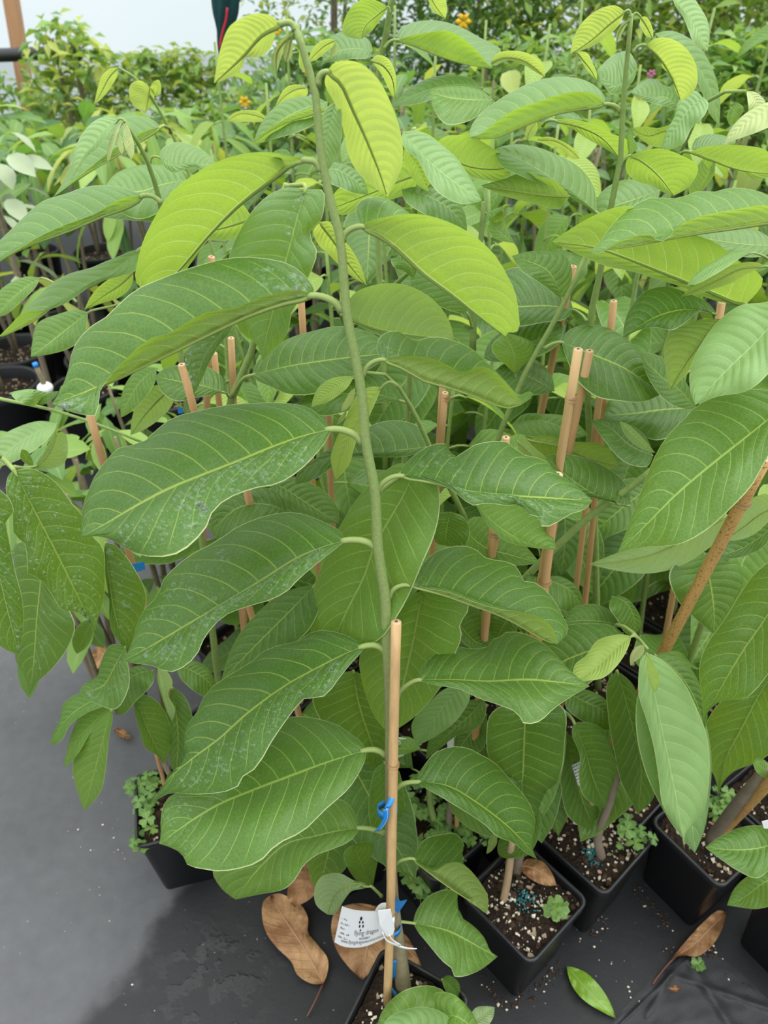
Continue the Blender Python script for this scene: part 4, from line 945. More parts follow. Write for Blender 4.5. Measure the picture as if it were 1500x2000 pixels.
L(PC, 'old', [(615, 1142), (570, 1190), (510, 1250), (432, 1330)], [(585, 1147), (540, 1165), (505, 1195), (470, 1235), (445, 1285)], [(625, 1175), (610, 1220), (560, 1270), (490, 1320)], 't', y=.72, dy=-.03)
L(PC, 'mid', [(640, 1155), (605, 1185), (575, 1230), (555, 1270)], [(605, 1160), (575, 1190), (560, 1225)], [(640, 1190), (620, 1230), (590, 1265)], 't', y=.76)
L(PC, 'old', [(690, 1310), (700, 1370), (722, 1440), (748, 1505)], [(640, 1325), (610, 1360), (622, 1400), (650, 1440), (690, 1475)], [(725, 1330), (748, 1380), (755, 1440)], 't', y=.74, dy=-.02)
L(PC, 'old', [(752, 1488), (753, 1540), (757, 1600), (768, 1668)], [(735, 1500), (722, 1545), (721, 1595), (735, 1640)], [(775, 1500), (788, 1550), (790, 1605), (782, 1645)], 't', y=.66, dy=-.03)
L(PC, 'old', [(690, 1580), (690, 1610), (660, 1655)], [(660, 1590), (640, 1625), (640, 1650)], [(710, 1600), (700, 1640), (680, 1655)], 't', y=.70)

# PR: saplings right of centre
PT = sap('PT', 'sapling behind the front crown with a lime drooping middle leaf', (.011, 1.067))
full_stem(PT, [(808, 250), (820, 330), (800, 470), (790, 560), (800, 650)], .98, 1.02, (.011, 1.067), [.003, .004, .005, .007])
L(PT, 'pale', [(787, 258), (808, 283), (845, 322), (890, 358), (941, 392)], [(810, 255), (837, 263), (863, 283), (893, 310), (921, 352)], [(784, 275), (795, 295), (815, 310), (832, 342), (850, 370), (872, 387), (900, 398)], 't', y=.88)
L(PT, 'mid', [(852, 280), (900, 318), (960, 330), (1017, 322)], [(868, 267), (893, 264), (925, 268), (963, 290)], [(870, 320), (920, 346), (950, 352), (977, 353), (1000, 336)], 'u', y=.98, dy=.02)
L(PT, 'mid', [(850, 335), (800, 345), (740, 370), (640, 410)], [(820, 310), (770, 320), (700, 345), (655, 375)], [(840, 360), (780, 385), (720, 400), (670, 420)], 'u', y=1.0, dy=.0)
L(PT, 'old', [(785, 370), (840, 385), (880, 410), (912, 450)], [(820, 365), (870, 375), (905, 410)], [(790, 390), (840, 425), (880, 448)], 't', y=1.0)
L(PT, 'mid', [(790, 290), (815, 325), (830, 360), (838, 375)], [(790, 285), (815, 305), (833, 345)], [(788, 310), (800, 340), (820, 365)], 'u', y=.9, rib=False)
L(PT, 'old', [(622, 340), (650, 330), (690, 350), (720, 380)], [(630, 320), (660, 318), (700, 335)], [(630, 350), (660, 365), (695, 378)], 't', y=.95)
L(PT, 'pale', [(670, 615), (740, 643), (810, 655), (886, 662)], [(690, 575), (740, 555), (790, 556), (835, 577), (868, 610), (882, 640)], [(690, 630), (740, 655), (800, 668), (850, 668)], 'u', y=.82, dy=.03, pet=[(690, 640, .95), (668, 625, .85)])
L(PT, 'old', [(808, 545), (800, 520), (770, 505)], [(790, 530), (768, 520), (764, 505)], [(813, 530), (820, 505), (790, 492)], 't', y=.86, rib=False)
v, f = tube(catmull(px3([(818, 518), (780, 548), (740, 590), (688, 640)], .86, .95), 10), np.linspace(.0025, .004, 10), 8); put('branch', v, f, M['stem'], PT)
L(PT, 'old', [(913, 613), (880, 570), (830, 535), (770, 520)], [(905, 580), (875, 540), (820, 510)], [(890, 610), (840, 590), (790, 560)], 't', y=.95, pet=[(922, 640, .97), (918, 625, .96)])
v, f = tube(catmull(px3([(945, 395), (938, 480), (928, 570), (923, 690)], .99, 1.0), 10), np.linspace(.003, .005, 10), 8); put('branch', v, f, M['stem'], PT)
L(PT, 'mid', [(1005, 475), (960, 430), (1000, 400)], [(985, 430), (985, 400)], [(960, 460), (950, 420)], 't', y=1.1, rib=False)

PR = sap('PR', 'sapling right of centre on a slanting thin stem with broad shaded leaves', (.349, .954))
full_stem(PR, [(1145, 500), (1110, 575), (1070, 650), (1030, 720), (1000, 790), (975, 850), (960, 930)], .90, .92, (.349, .954), [.003, .0035, .004, .005, .0065])
L(PR, 'old', [(1097, 585), (1070, 530), (1030, 510), (1000, 500)], [(1113, 560), (1117, 525), (1105, 500), (1080, 492), (1040, 490)], [(1085, 575), (1050, 550), (1020, 530)], 't', y=.93, pet=[(1098, 590)])
L(PR, 'old', [(1120, 605), (1070, 598), (1020, 600), (965, 600)], [(1105, 570), (1060, 540), (1010, 522), (975, 535), (955, 570)], [(1105, 622), (1060, 630), (1010, 638), (970, 633)], 't', y=1.02, pet=[(1145, 625, .96), (1133, 612, 1.0)])
L(PR, 'old', [(945, 698), (990, 680), (1040, 668), (1100, 640)], [(955, 670), (985, 645), (1040, 625), (1090, 620)], [(955, 705), (1000, 705), (1055, 695), (1095, 665)], 't', y=1.0)
L(PR, 'mid', [(1007, 732), (1005, 700), (985, 650)], [(990, 715), (970, 698), (960, 680)], [(1025, 710), (1050, 690), (1040, 670)], 't', y=.95, pet=[(1008, 762)])
L(PR, 'old', [(1083, 763), (1040, 740), (1000, 720), (960, 730)], [(1078, 735), (1050, 705), (1010, 700)], [(1070, 768), (1030, 772), (990, 765)], 't', y=.98)
L(PR, 'old', [(1096, 668), (1150, 690), (1220, 720), (1290, 770)], [(1105, 650), (1130, 637), (1175, 637), (1215, 655), (1250, 690), (1290, 735)], [(1105, 695), (1125, 740), (1165, 775), (1210, 783), (1255, 785)], 't', y=.92, pet=[(1063, 681), (1080, 671)])
L(PR, 'old', [(1355, 797), (1300, 800), (1240, 808), (1180, 812)], [(1320, 760), (1270, 732), (1225, 745), (1190, 780)], [(1330, 840), (1280, 860), (1230, 835), (1190, 830)], 't', y=.95)
L(PR, 'mid', [(1000, 830), (1060, 822), (1110, 840), (1150, 850)], [(1020, 810), (1060, 808), (1110, 815)], [(1010, 845), (1060, 855), (1110, 858)], 't', y=.96)
L(PR, 'pale', [(1010, 860), (1030, 880), (1050, 905), (1080, 935)], [(1020, 855), (1045, 875), (1075, 905)], [(1012, 875), (1025, 900), (1050, 925)], 'u', y=.80)
L(PR, 'old', [(1030, 858), (1090, 870), (1150, 895), (1210, 910)], [(1060, 850), (1120, 862), (1180, 870)], [(1040, 875), (1090, 910), (1150, 925)], 'u', y=.86, dy=.03)
L(PR, 'old', [(1232, 988), (1180, 975), (1120, 940), (1065, 890)], [(1225, 950), (1195, 920), (1150, 897), (1105, 887)], [(1215, 985), (1170, 975), (1120, 960), (1080, 920)], 't', y=.80, drops=[(2, .05, .8, .1, .9, 20, .003)])
L(PR, 'old', [(1275, 890), (1230, 870), (1190, 835), (1155, 822)], [(1260, 850), (1220, 825), (1185, 818)], [(1265, 910), (1225, 905), (1180, 860)], 't', y=.86)
L(PR, 'pale', [(1210, 823), (1235, 850), (1260, 870), (1280, 885)], [(1225, 828), (1255, 855)], [(1215, 840), (1245, 872)], 'u', y=.83, rib=False)
L(PR, 'old', [(880, 1000), (873, 1030), (868, 1065)], [(850, 1005), (845, 1035), (852, 1060)], [(905, 1010), (918, 1040), (905, 1065)], 't', y=.78)
L(PR, 'mid', [(930, 985), (975, 1030), (1030, 1062), (1086, 1073)], [(960, 980), (1010, 985), (1055, 1000), (1078, 1040)], [(945, 1015), (985, 1055), (1030, 1068)], 't', y=.72)
L(PR, 'mid', [(905, 1030), (945, 1068), (1000, 1085), (1055, 1100)], [(925, 1010), (965, 1020), (1020, 1060)], [(900, 1060), (940, 1100), (1000, 1105)], 't', y=.78)
L(PR, 'old', [(880, 1190), (905, 1230), (930, 1255), (955, 1262)], [(915, 1180), (945, 1200), (965, 1235)], [(890, 1220), (900, 1250), (925, 1268)], 't', y=.76)
L(PR, 'old', [(1000, 1200), (985, 1220), (965, 1260)], [(955, 1190), (950, 1220), (955, 1250)], [(1010, 1210), (1007, 1235), (985, 1255)], 't', y=.78)
L(PR, 'old', [(1030, 1120), (1060, 1130), (1110, 1150), (1140, 1190)], [(1050, 1130), (1090, 1125), (1130, 1150)], [(1030, 1150), (1070, 1180), (1110, 1195)], 't', y=.84)
# thin green stem crossing lower right of centre
v, f = tube(catmull(px3([(1290, 905), (1240, 945), (1150, 1010), (1080, 1075), (1020, 1135), (985, 1180)], .80, .86), 12), np.linspace(.0045, .006, 12), 8); put('branch', v, f, M['stem'], PR)

# right-hand saplings
P6 = sap('P6', 'leafy sapling at the right edge with a broad folded leaf and cream young leaves', (.574, .960))
full_stem(P6, [(1560, 480), (1560, 560), (1545, 640), (1530, 760)], .80, .82, (.574, .960), [.003, .004, .006, .007])
L(P6, 'mid', [(1540, 425), (1433, 443), (1367, 453), (1310, 464), (1230, 480), (1148, 490)], [(1500, 381), (1467, 370), (1423, 367), (1393, 375), (1367, 373), (1323, 387), (1267, 387), (1217, 417), (1187, 450), (1166, 480)], [(1500, 402), (1433, 410), (1367, 423), (1327, 440), (1310, 461), (1287, 473), (1273, 459), (1233, 463), (1200, 477), (1168, 496)], 't', s2=-1.0, y=.80)
L(P6, 'mid', [(1455, 596), (1400, 573), (1343, 550), (1300, 533), (1233, 507), (1167, 484), (1078, 472)], [(1490, 545), (1440, 508), (1400, 475), (1340, 452), (1280, 425), (1225, 402), (1180, 412), (1132, 436)], [(1400, 588), (1330, 560), (1270, 541), (1233, 530), (1187, 521), (1140, 502), (1108, 487)], 'u', y=.86, dy=.03, pet=[(1550, 620, .82), (1500, 612, .85)])
L(P6, 'old', [(1520, 480), (1460, 478), (1400, 470), (1345, 458)], [(1490, 455), (1440, 440), (1385, 440)], [(1490, 500), (1430, 498), (1380, 478)], 't', y=.95)
L(P6, 'pale', [(1466, 494), (1430, 505), (1385, 527), (1341, 558)], [(1448, 488), (1425, 493), (1397, 509), (1362, 532)], [(1445, 505), (1420, 522), (1390, 540), (1365, 553)], 't', y=.78, pet=[(1530, 545, .8), (1500, 505, .79)])
L(P6, 'new', [(1495, 520), (1450, 523), (1400, 547), (1331, 579)], [(1475, 512), (1440, 515), (1395, 535), (1350, 562)], [(1460, 535), (1440, 548), (1400, 563), (1365, 573)], 'u', y=.80, pet=[(1540, 555, .81), (1510, 525, .8)])
L(P6, 'old', [(1400, 614), (1340, 605), (1280, 620), (1217, 661)], [(1385, 593), (1350, 575), (1300, 560), (1262, 568), (1237, 592), (1221, 625)], [(1375, 600), (1345, 625), (1312, 645), (1285, 640), (1253, 643)], 't', y=.80)
L(P6, 'mid', [(1408, 623), (1380, 655), (1345, 700), (1308, 763)], [(1370, 624), (1345, 632), (1310, 647), (1297, 675), (1300, 720)], [(1400, 640), (1370, 680), (1345, 725)], 'u', y=.82, dy=.02)
L(P6, 'pale', [(1530, 605), (1480, 665), (1410, 733), (1358, 791)], [(1515, 588), (1485, 592), (1450, 595), (1410, 620), (1372, 668), (1348, 720), (1347, 755)], [(1530, 670), (1500, 730), (1460, 763), (1400, 775)], 't', y=.72)
L(P6, 'old', [(1360, 800), (1325, 760), (1290, 735), (1250, 690)], [(1350, 765), (1310, 710), (1275, 690)], [(1350, 800), (1310, 790), (1270, 745)], 't', y=.90)
L(P6, 'mid', [(1540, 785), (1500, 820), (1433, 874), (1400, 900), (1320, 967), (1253, 1034), (1207, 1078)], [(1530, 765), (1500, 762), (1450, 760), (1400, 773), (1360, 793), (1337, 817), (1310, 843), (1283, 883), (1258, 943), (1240, 993), (1222, 1040)], [(1530, 840), (1495, 900), (1467, 950), (1427, 993), (1383, 1033), (1327, 1063), (1267, 1068)], 't', y=.70, dy=-.06, pet=[(1535, 730, .8), (1545, 765, .72)])
L(P6, 'pale', [(1420, 1005), (1350, 1045), (1280, 1080), (1150, 1102)], [(1385, 1010), (1310, 1040), (1230, 1070)], [(1410, 1045), (1367, 1083), (1317, 1110), (1267, 1120), (1220, 1117)], 'u', y=.79, dy=.02)
L(P6, 'pale', [(1530, 985), (1490, 1000), (1450, 1030), (1415, 1055)], [(1500, 965), (1450, 985), (1425, 1015)], [(1500, 1020), (1470, 1045), (1440, 1055)], 'u', y=.80)
L(P6, 'old', [(1530, 1010), (1490, 1045), (1440, 1075), (1370, 1088)], [(1500, 1015), (1460, 1040), (1410, 1065)], [(1500, 1060), (1460, 1085), (1410, 1092)], 't', y=.83)
L(P6, 'old', [(1375, 1080), (1385, 1130), (1393, 1180), (1396, 1238)], [(1325, 1095), (1307, 1120), (1322, 1170), (1360, 1210)], [(1435, 1085), (1452, 1130), (1430, 1180), (1410, 1215)], 't', y=.85)
L(P6, 'old', [(1545, 1110), (1500, 1200), (1450, 1273), (1417, 1328), (1374, 1405)], [(1525, 1090), (1477, 1117), (1450, 1153), (1427, 1190), (1410, 1217), (1392, 1240), (1370, 1283), (1365, 1317), (1371, 1360)], [(1540, 1250), (1500, 1317), (1473, 1350), (1458, 1363), (1427, 1367), (1400, 1374)], 't', y=.68, dy=-.05, pet=[(1540, 1000, .8), (1550, 1070, .7)])
L(P6, 'old', [(1515, 1310), (1487, 1350), (1450, 1420), (1417, 1484), (1403, 1557)], [(1450, 1340), (1395, 1385), (1374, 1430), (1384, 1495), (1397, 1520)], [(1530, 1400), (1500, 1475), (1467, 1493), (1433, 1507), (1411, 1530)], 't', y=.72, dy=-.03)
L(P6, 'mid', [(1530, 1640), (1490, 1655), (1440, 1660), (1377, 1655)], [(1510, 1618), (1480, 1612), (1440, 1618), (1405, 1635)], [(1515, 1680), (1480, 1715), (1440, 1700), (1410, 1680)], 't', y=.60)
L(P6, 'mid', [(1530, 1705), (1490, 1725), (1450, 1755), (1420, 1768)], [(1500, 1700), (1460, 1712), (1435, 1735)], [(1520, 1760), (1480, 1775), (1445, 1772)], 't', y=.60)
L(P6, 'new', [(1530, 860), (1510, 850), (1480, 862), (1455, 875)], [(1515, 845), (1495, 845), (1470, 862)], [(1515, 870), (1490, 878)], 'u', y=.85)

P7 = sap('P7', 'far right sapling nodding over with cream-yellow young leaves', (.461, 1.292))
full_stem(P7, [(1455, 178), (1420, 178), (1385, 195), (1360, 230), (1330, 297), (1305, 340), (1283, 385)], 1.05, 1.2, (.461, 1.292), [.002, .003, .004, .005, .007])
L(P7, 'bud', [(1458, 178), (1475, 195), (1480, 220), (1465, 240)], [(1475, 180), (1495, 200), (1495, 225)], [(1460, 195), (1462, 215), (1460, 232)], 't', y=1.03)
L(P7, 'bud', [(1530, 195), (1480, 225), (1440, 255), (1412, 286)], [(1500, 200), (1455, 222), (1425, 255)], [(1520, 235), (1480, 258), (1440, 272)], 't', y=1.0)
L(P7, 'mid', [(1440, 200), (1432, 220), (1425, 245)], [(1433, 205), (1420, 225)], [(1452, 210), (1440, 235)], 't', y=1.05, rib=False)
L(P7, 'mid', [(1347, 297), (1390, 312), (1440, 330), (1520, 340)], [(1370, 288), (1400, 284), (1450, 284), (1500, 296)], [(1370, 305), (1410, 322), (1450, 338), (1475, 352), (1500, 346)], 'u', y=1.05, pet=[(1330, 300, 1.13), (1338, 296, 1.08)])
L(P7, 'old', [(1350, 292), (1380, 285), (1430, 283)], [(1360, 270), (1385, 262), (1415, 265), (1437, 277)], [(1370, 294), (1400, 290)], 't', y=1.09, rib=False, name='leaf_flap')
L(P7, 'mid', [(1350, 395), (1380, 345), (1395, 300)], [(1345, 360), (1365, 320), (1385, 300)], [(1370, 375), (1395, 340)], 't', y=1.16, rib=False)
L(P7, 'pale', [(1372, 190), (1345, 215), (1320, 250), (1293, 291)], [(1360, 178), (1340, 180), (1322, 205), (1318, 225), (1302, 255)], [(1383, 200), (1378, 222), (1350, 252), (1335, 280), (1310, 291)], 't', y=1.02)
L(P7, 'pale', [(1312, -10), (1340, 30), (1365, 65), (1382, 100)], [(1345, -15), (1365, 10), (1382, 40), (1386, 70)], [(1318, 10), (1335, 35), (1345, 60), (1358, 88)], 't', y=1.1)
L(P7, 'old', [(1280, 66), (1340, 105), (1380, 160), (1405, 246)], [(1310, 60), (1360, 85), (1390, 130), (1404, 180)], [(1300, 90), (1350, 140), (1375, 190), (1385, 220)], 't', y=1.3)
L(P7, 'old', [(1326, 212), (1300, 190), (1270, 190), (1231, 180)], [(1318, 170), (1300, 168), (1283, 155), (1255, 160)], [(1310, 210), (1280, 203), (1255, 195)], 't', y=1.25)
L(P7, 'mid', [(1330, 255), (1300, 255), (1265, 265), (1235, 250)], [(1310, 245), (1285, 250), (1260, 247)], [(1315, 275), (1290, 288), (1255, 275)], 'u', y=1.3)
L(P7, 'mid', [(1082, 235), (1130, 246), (1175, 268), (1213, 313)], [(1100, 232), (1123, 234), (1160, 243), (1192, 260), (1228, 277), (1226, 300)], [(1095, 243), (1118, 252), (1145, 270), (1190, 295)], 'u', y=1.12, dy=.04, pet=[(1060, 245, 1.2), (1070, 236, 1.15)])
L(P7, 'old', [(1083, 233), (1100, 222), (1140, 235)], [(1085, 225), (1100, 217), (1125, 222)], [(1100, 233), (1125, 236)], 't', y=1.16, rib=False, name='leaf_flap')
L(P7, 'new', [(1028, 275), (1035, 255), (1048, 238)], [(1026, 258), (1035, 240)], [(1040, 268), (1050, 250)], 'u', y=1.2)
L(P7, 'new', [(1050, 272), (1085, 275), (1110, 290), (1132, 310)], [(1070, 267), (1100, 277), (1125, 295)], [(1065, 278), (1095, 292), (1118, 310)], 'u', y=1.2)
L(P7, 'old', [(1245, 130), (1200, 170), (1165, 140)], [(1225, 100), (1195, 110)], [(1235, 160), (1200, 185)], 't', y=1.3, rib=False)

P8 = sap('P8', 'sapling at lower right with a large pale hanging leaf and lime tip leaf', (.461, .842))
full_stem(P8, [(1265, 1268), (1250, 1250), (1232, 1232), (1210, 1220), (1195, 1235), (1190, 1280)], .66, .76, (.461, .842), [.002, .0028, .0035, .0045, .006])
L(P8, 'pale', [(1262, 1276), (1273, 1330), (1293, 1430), (1312, 1520), (1328, 1600), (1337, 1662)], [(1254, 1283), (1247, 1320), (1248, 1360), (1263, 1407), (1277, 1460), (1287, 1523), (1295, 1575), (1315, 1605), (1331, 1630)], [(1277, 1280), (1310, 1303), (1340, 1340), (1359, 1380), (1372, 1410), (1384, 1457), (1384, 1533), (1374, 1583), (1354, 1610), (1340, 1625)], 't', y=.655, dy=-.12)
L(P8, 'pale', [(1270, 1290), (1300, 1380), (1330, 1500), (1350, 1600), (1357, 1666)], [(1245, 1360), (1242, 1420), (1258, 1500), (1300, 1590), (1335, 1640)], [(1330, 1315), (1368, 1380), (1389, 1470), (1387, 1550), (1376, 1620)], 't', y=.69, dy=-.10)
L(P8, 'old', [(1278, 1278), (1320, 1310), (1355, 1360), (1376, 1425)], [(1310, 1275), (1345, 1300), (1372, 1350), (1382, 1400)], [(1285, 1300), (1310, 1350), (1350, 1410)], 't', y=.71)
L(P8, 'new', [(1233, 1243), (1205, 1265), (1168, 1300), (1118, 1338)], [(1218, 1239), (1195, 1241), (1165, 1252), (1145, 1280), (1123, 1298)], [(1228, 1262), (1207, 1298), (1178, 1324), (1147, 1330)], 't', y=.655, dy=-.05, pet=[(1245, 1247, .665), (1240, 1243, .66)])
L(P8, 'new', [(1264, 1275), (1270, 1305), (1275, 1330), (1279, 1353)], [(1261, 1298), (1265, 1325), (1272, 1342)], [(1274, 1290), (1288, 1325), (1286, 1340)], 't', y=.632, dy=-.025)
L(P8, 'bud', [(1257, 1260), (1245, 1270), (1232, 1301)], [(1245, 1262), (1233, 1275), (1230, 1290)], [(1258, 1272), (1250, 1285), (1240, 1292)], 'u', y=.635, rib=False)
L(P8, 'old', [(1225, 1246), (1150, 1272), (1100, 1292), (1030, 1335)], [(1195, 1222), (1150, 1218), (1105, 1222), (1060, 1250), (1035, 1290)], [(1215, 1275), (1170, 1320), (1120, 1352), (1070, 1355)], 't', y=.70, pet=[(1238, 1240, .67), (1232, 1243, .68)])
L(P8, 'old', [(1215, 1220), (1180, 1215), (1140, 1212), (1098, 1218)], [(1195, 1195), (1160, 1180), (1120, 1188)], [(1195, 1225), (1150, 1228), (1115, 1225)], 't', y=.76)
L(P8, 'old', [(1205, 1310), (1233, 1410), (1252, 1500), (1244, 1590)], [(1188, 1330), (1188, 1400), (1200, 1470), (1214, 1530), (1236, 1572)], [(1238, 1340), (1247, 1400), (1257, 1460), (1278, 1555)], 't', y=.74, dy=-.02)
L(P8, 'old', [(1195, 1165), (1225, 1180), (1240, 1220), (1235, 1245)], [(1215, 1165), (1240, 1185), (1252, 1220)], [(1190, 1185), (1205, 1210), (1220, 1235)], 't', y=.78)
L(P8, 'old', [(1340, 1300), (1290, 1340), (1260, 1400), (1240, 1440)], [(1310, 1290), (1260, 1320), (1240, 1390)], [(1340, 1340), (1300, 1390), (1270, 1430)], 't', y=.80)
PH = sap('PH', 'sapling in the pot with the brown dry leaf, broad shaded leaves hanging', (.20, .645))
full_stem(PH, [(960, 1330), (1000, 1480), (1015, 1620), (1003, 1755)], .70, .66, (.215, .625), [.004, .006, .0082, .0095], mat='trunk')
L(PH, 'old', [(1028, 1370), (1025, 1420), (1022, 1500), (1020, 1550), (1045, 1594)], [(990, 1375), (958, 1395), (950, 1440), (955, 1480), (985, 1510), (1015, 1560)], [(1070, 1365), (1102, 1385), (1103, 1450), (1098, 1500), (1080, 1545), (1060, 1575)], 't', y=.66, dy=-.02)
L(PH, 'old', [(1050, 1580), (1040, 1620), (1010, 1670), (990, 1677)], [(1057, 1600), (1050, 1640), (1030, 1670)], [(1010, 1600), (975, 1640), (975, 1670)], 't', y=.66)
L(PH, 'mid', [(968, 1625), (958, 1650), (950, 1668)], [(962, 1630), (952, 1655)], [(971, 1645), (960, 1662)], 'u', y=.66, rib=False)
L(PH, 'pale', [(905, 1335), (875, 1370), (845, 1410), (814, 1457)], [(870, 1345), (840, 1370), (804, 1415)], [(918, 1355), (897, 1400), (860, 1432)], 't', y=.72, dy=-.02)
L(PH, 'old', [(945, 1365), (915, 1400), (880, 1430), (832, 1483)], [(910, 1370), (870, 1400), (840, 1440)], [(950, 1385), (935, 1420), (895, 1435), (862, 1460)], 't', y=.75)
L(PH, 'old', [(950, 1395), (925, 1425), (905, 1450), (890, 1475)], [(920, 1400), (895, 1425), (890, 1450)], [(952, 1420), (945, 1460), (915, 1478)], 't', y=.78)
PI = sap('PI', 'sapling in the pot with the teal patch, small drooping shaded leaves', (.39, .70))
full_stem(PI, [(1230, 1420), (1210, 1500), (1190, 1570), (1167, 1640)], .74, .70, (.385, .695), [.005, .006, .007, .0085], mat='trunk')
L(PI, 'old', [(1121, 1411), (1140, 1460), (1158, 1520), (1184, 1578)], [(1117, 1432), (1133, 1477), (1130, 1512), (1138, 1552), (1162, 1572)], [(1148, 1411), (1175, 1422), (1192, 1450), (1206, 1500), (1192, 1545), (1186, 1562)], 't', y=.68, dy=-.03, pet=[(1100, 1390, .72), (1112, 1398, .70)])
L(PI, 'old', [(1105, 1430), (1120, 1500), (1140, 1570), (1163, 1624)], [(1095, 1480), (1097, 1550), (1110, 1595), (1135, 1615)], [(1140, 1460), (1160, 1540), (1170, 1590)], 't', y=.73, dy=-.02)
L(PI, 'old', [(1105, 1350), (1140, 1370), (1180, 1390), (1195, 1425)], [(1130, 1345), (1175, 1360), (1200, 1390)], [(1105, 1380), (1140, 1410), (1175, 1425)], 't', y=.76)

# left edge saplings
P9 = sap('P9', 'wet-leaved sapling entering from the left edge on a slanting stem', (-1.00, .80))
full_stem(P9, [(0, 893), (-30, 870), (-60, 900), (-90, 1000)], .76, .80, (-1.00, .80), [.003, .004, .005, .006])
v, f = tube(catmull(px3([(-60, 905), (0, 893), (22, 912), (28, 920)], .78, .76), 10), np.linspace(.004, .0028, 10), 8); put('branch', v, f, M['petiole'], P9)
L(P9, 'old', [(28, 919), (67, 997), (110, 1080), (143, 1147), (186, 1232)], [(18, 926), (12, 945), (12, 962), (23, 983), (29, 1047), (47, 1060), (53, 1097), (54, 1120), (77, 1130), (100, 1160), (123, 1193), (143, 1193), (167, 1207)], [(45, 915), (65, 916), (93, 929), (123, 958), (143, 987), (160, 1004), (183, 1050), (200, 1067), (205, 1117), (203, 1167), (194, 1200)], 't', y=.76, dy=-.05, drops=[(1, .08, .95, .1, .9, 110, .0032), (2, .1, .95, .05, .9, 90, .003)])
L(P9, 'old', [(-35, 950), (-15, 1060), (10, 1170), (37, 1279)], [(-20, 945), (2, 958), (20, 977), (27, 1002), (13, 1014), (17, 1050), (30, 1117), (43, 1167), (46, 1220)], [(-60, 1000), (-55, 1120), (-30, 1220), (0, 1262)], 't', y=.70, dy=-.05, drops=[(1, .1, .98, .05, .9, 100, .0026)])
L(P9, 'old', [(85, 1075), (80, 1137), (72, 1210), (67, 1285), (58, 1358)], [(35, 1060), (27, 1085), (37, 1133), (43, 1200), (30, 1287), (48, 1320)], [(110, 1110), (130, 1180), (147, 1222), (133, 1265), (100, 1308), (70, 1336)], 't', y=.84, dy=-.03, drops=[(2, .4, .8, .1, .6, 20, .003)])
L(P9, 'old', [(205, 1060), (212, 1120), (222, 1190), (248, 1277)], [(203, 1100), (214, 1160), (217, 1230), (235, 1258)], [(222, 1063), (245, 1085), (268, 1120), (286, 1165), (268, 1230), (255, 1262)], 't', y=.80, dy=-.03, drops=[(2, .1, .8, .1, .7, 25, .004)])
L(P9, 'mid', [(182, 1208), (168, 1235), (150, 1277)], [(160, 1215), (142, 1240), (143, 1265)], [(184, 1225), (178, 1250), (165, 1268)], 't', y=.84)
L(P9, 'pale', [(70, 913), (95, 885), (112, 845)], [(85, 885), (105, 848), (110, 840)], [(95, 917), (125, 905), (133, 870), (125, 845)], 'u', y=.84)
L(P9, 'old', [(66, 910), (52, 895), (42, 878)], [(50, 905), (40, 895)], [(62, 895), (52, 880)], 't', y=.85, rib=False)
v, f = tube(catmull(px3([(28, 912), (50, 915), (66, 912), (72, 910)], .78, .84), 8), np.linspace(.0028, .002, 8), 8); put('branch', v, f, M['petiole'], P9)
L(P9, 'pale', [(112, 828), (70, 845), (30, 870), (-20, 915)], [(80, 822), (40, 832), (0, 855)], [(100, 850), (60, 885), (20, 905)], 't', y=.95)
P9b = sap('P9b', 'thin green shoot reaching across from the left edge with one small leaf', (-1.12, 1.12))
full_stem(P9b, [(278, 864), (215, 838), (150, 815), (80, 795), (20, 783), (-40, 772)], .98, 1.0, (-1.12, 1.12), [.002, .0028, .0034, .004, .005])
L(P9b, 'pale', [(69, 792), (68, 780), (66, 770), (22, 766)], [(50, 790), (30, 780), (22, 770)], [(80, 782), (100, 770), (60, 762)], 't', y=.98, rib=False)
L(P9b, 'old', [(73, 790), (90, 780), (116, 764)], [(80, 778), (100, 766)], [(85, 790), (105, 778)], 't', y=.98, rib=False)
P10 = sap('P10', 'small sapling in the lone left pot with narrow drooping leaves', (-.385, .795))
full_stem(P10, [(300, 1250), (312, 1330), (322, 1420), (325, 1500)], .82, .81, (-.37, .80), [.003, .004, .0045, .0055], mat='bark')
L(P10, 'mid', [(218, 1384), (208, 1420), (192, 1480), (165, 1584)], [(205, 1395), (187, 1417), (157, 1450), (141, 1493), (149, 1540)], [(220, 1400), (213, 1440), (207, 1497), (197, 1545)], 't', y=.74, dy=-.02, drops=[(2, .5, .85, .1, .5, 8, .003)])
L(P10, 'mid', [(216, 1380), (190, 1405), (155, 1440), (123, 1502)], [(190, 1378), (160, 1390), (140, 1430), (128, 1478)], [(215, 1400), (182, 1425), (150, 1475)], 't', y=.77)
L(P10, 'mid', [(207, 1362), (170, 1375), (130, 1405), (98, 1456)], [(180, 1350), (150, 1356), (122, 1378), (118, 1405), (104, 1432)], [(205, 1375), (170, 1392), (138, 1415), (118, 1448)], 't', y=.78)
L(P10, 'old', [(264, 1357), (278, 1400), (298, 1445), (320, 1492)], [(262, 1385), (272, 1425), (285, 1462), (305, 1475)], [(285, 1357), (312, 1375), (333, 1420), (335, 1450), (327, 1475)], 't', y=.77, dy=-.01)
L(P10, 'old', [(336, 1342), (345, 1400), (348, 1460), (342, 1512)], [(325, 1390), (328, 1440), (332, 1490)], [(360, 1360), (378, 1410), (380, 1450), (362, 1500)], 't', y=.80)
L(P10, 'pale', [(308, 1303), (318, 1340), (327, 1375), (336, 1409)], [(307, 1325), (316, 1360), (328, 1395)], [(325, 1310), (337, 1335), (328, 1355), (342, 1385)], 'u', y=.75, rib=False)
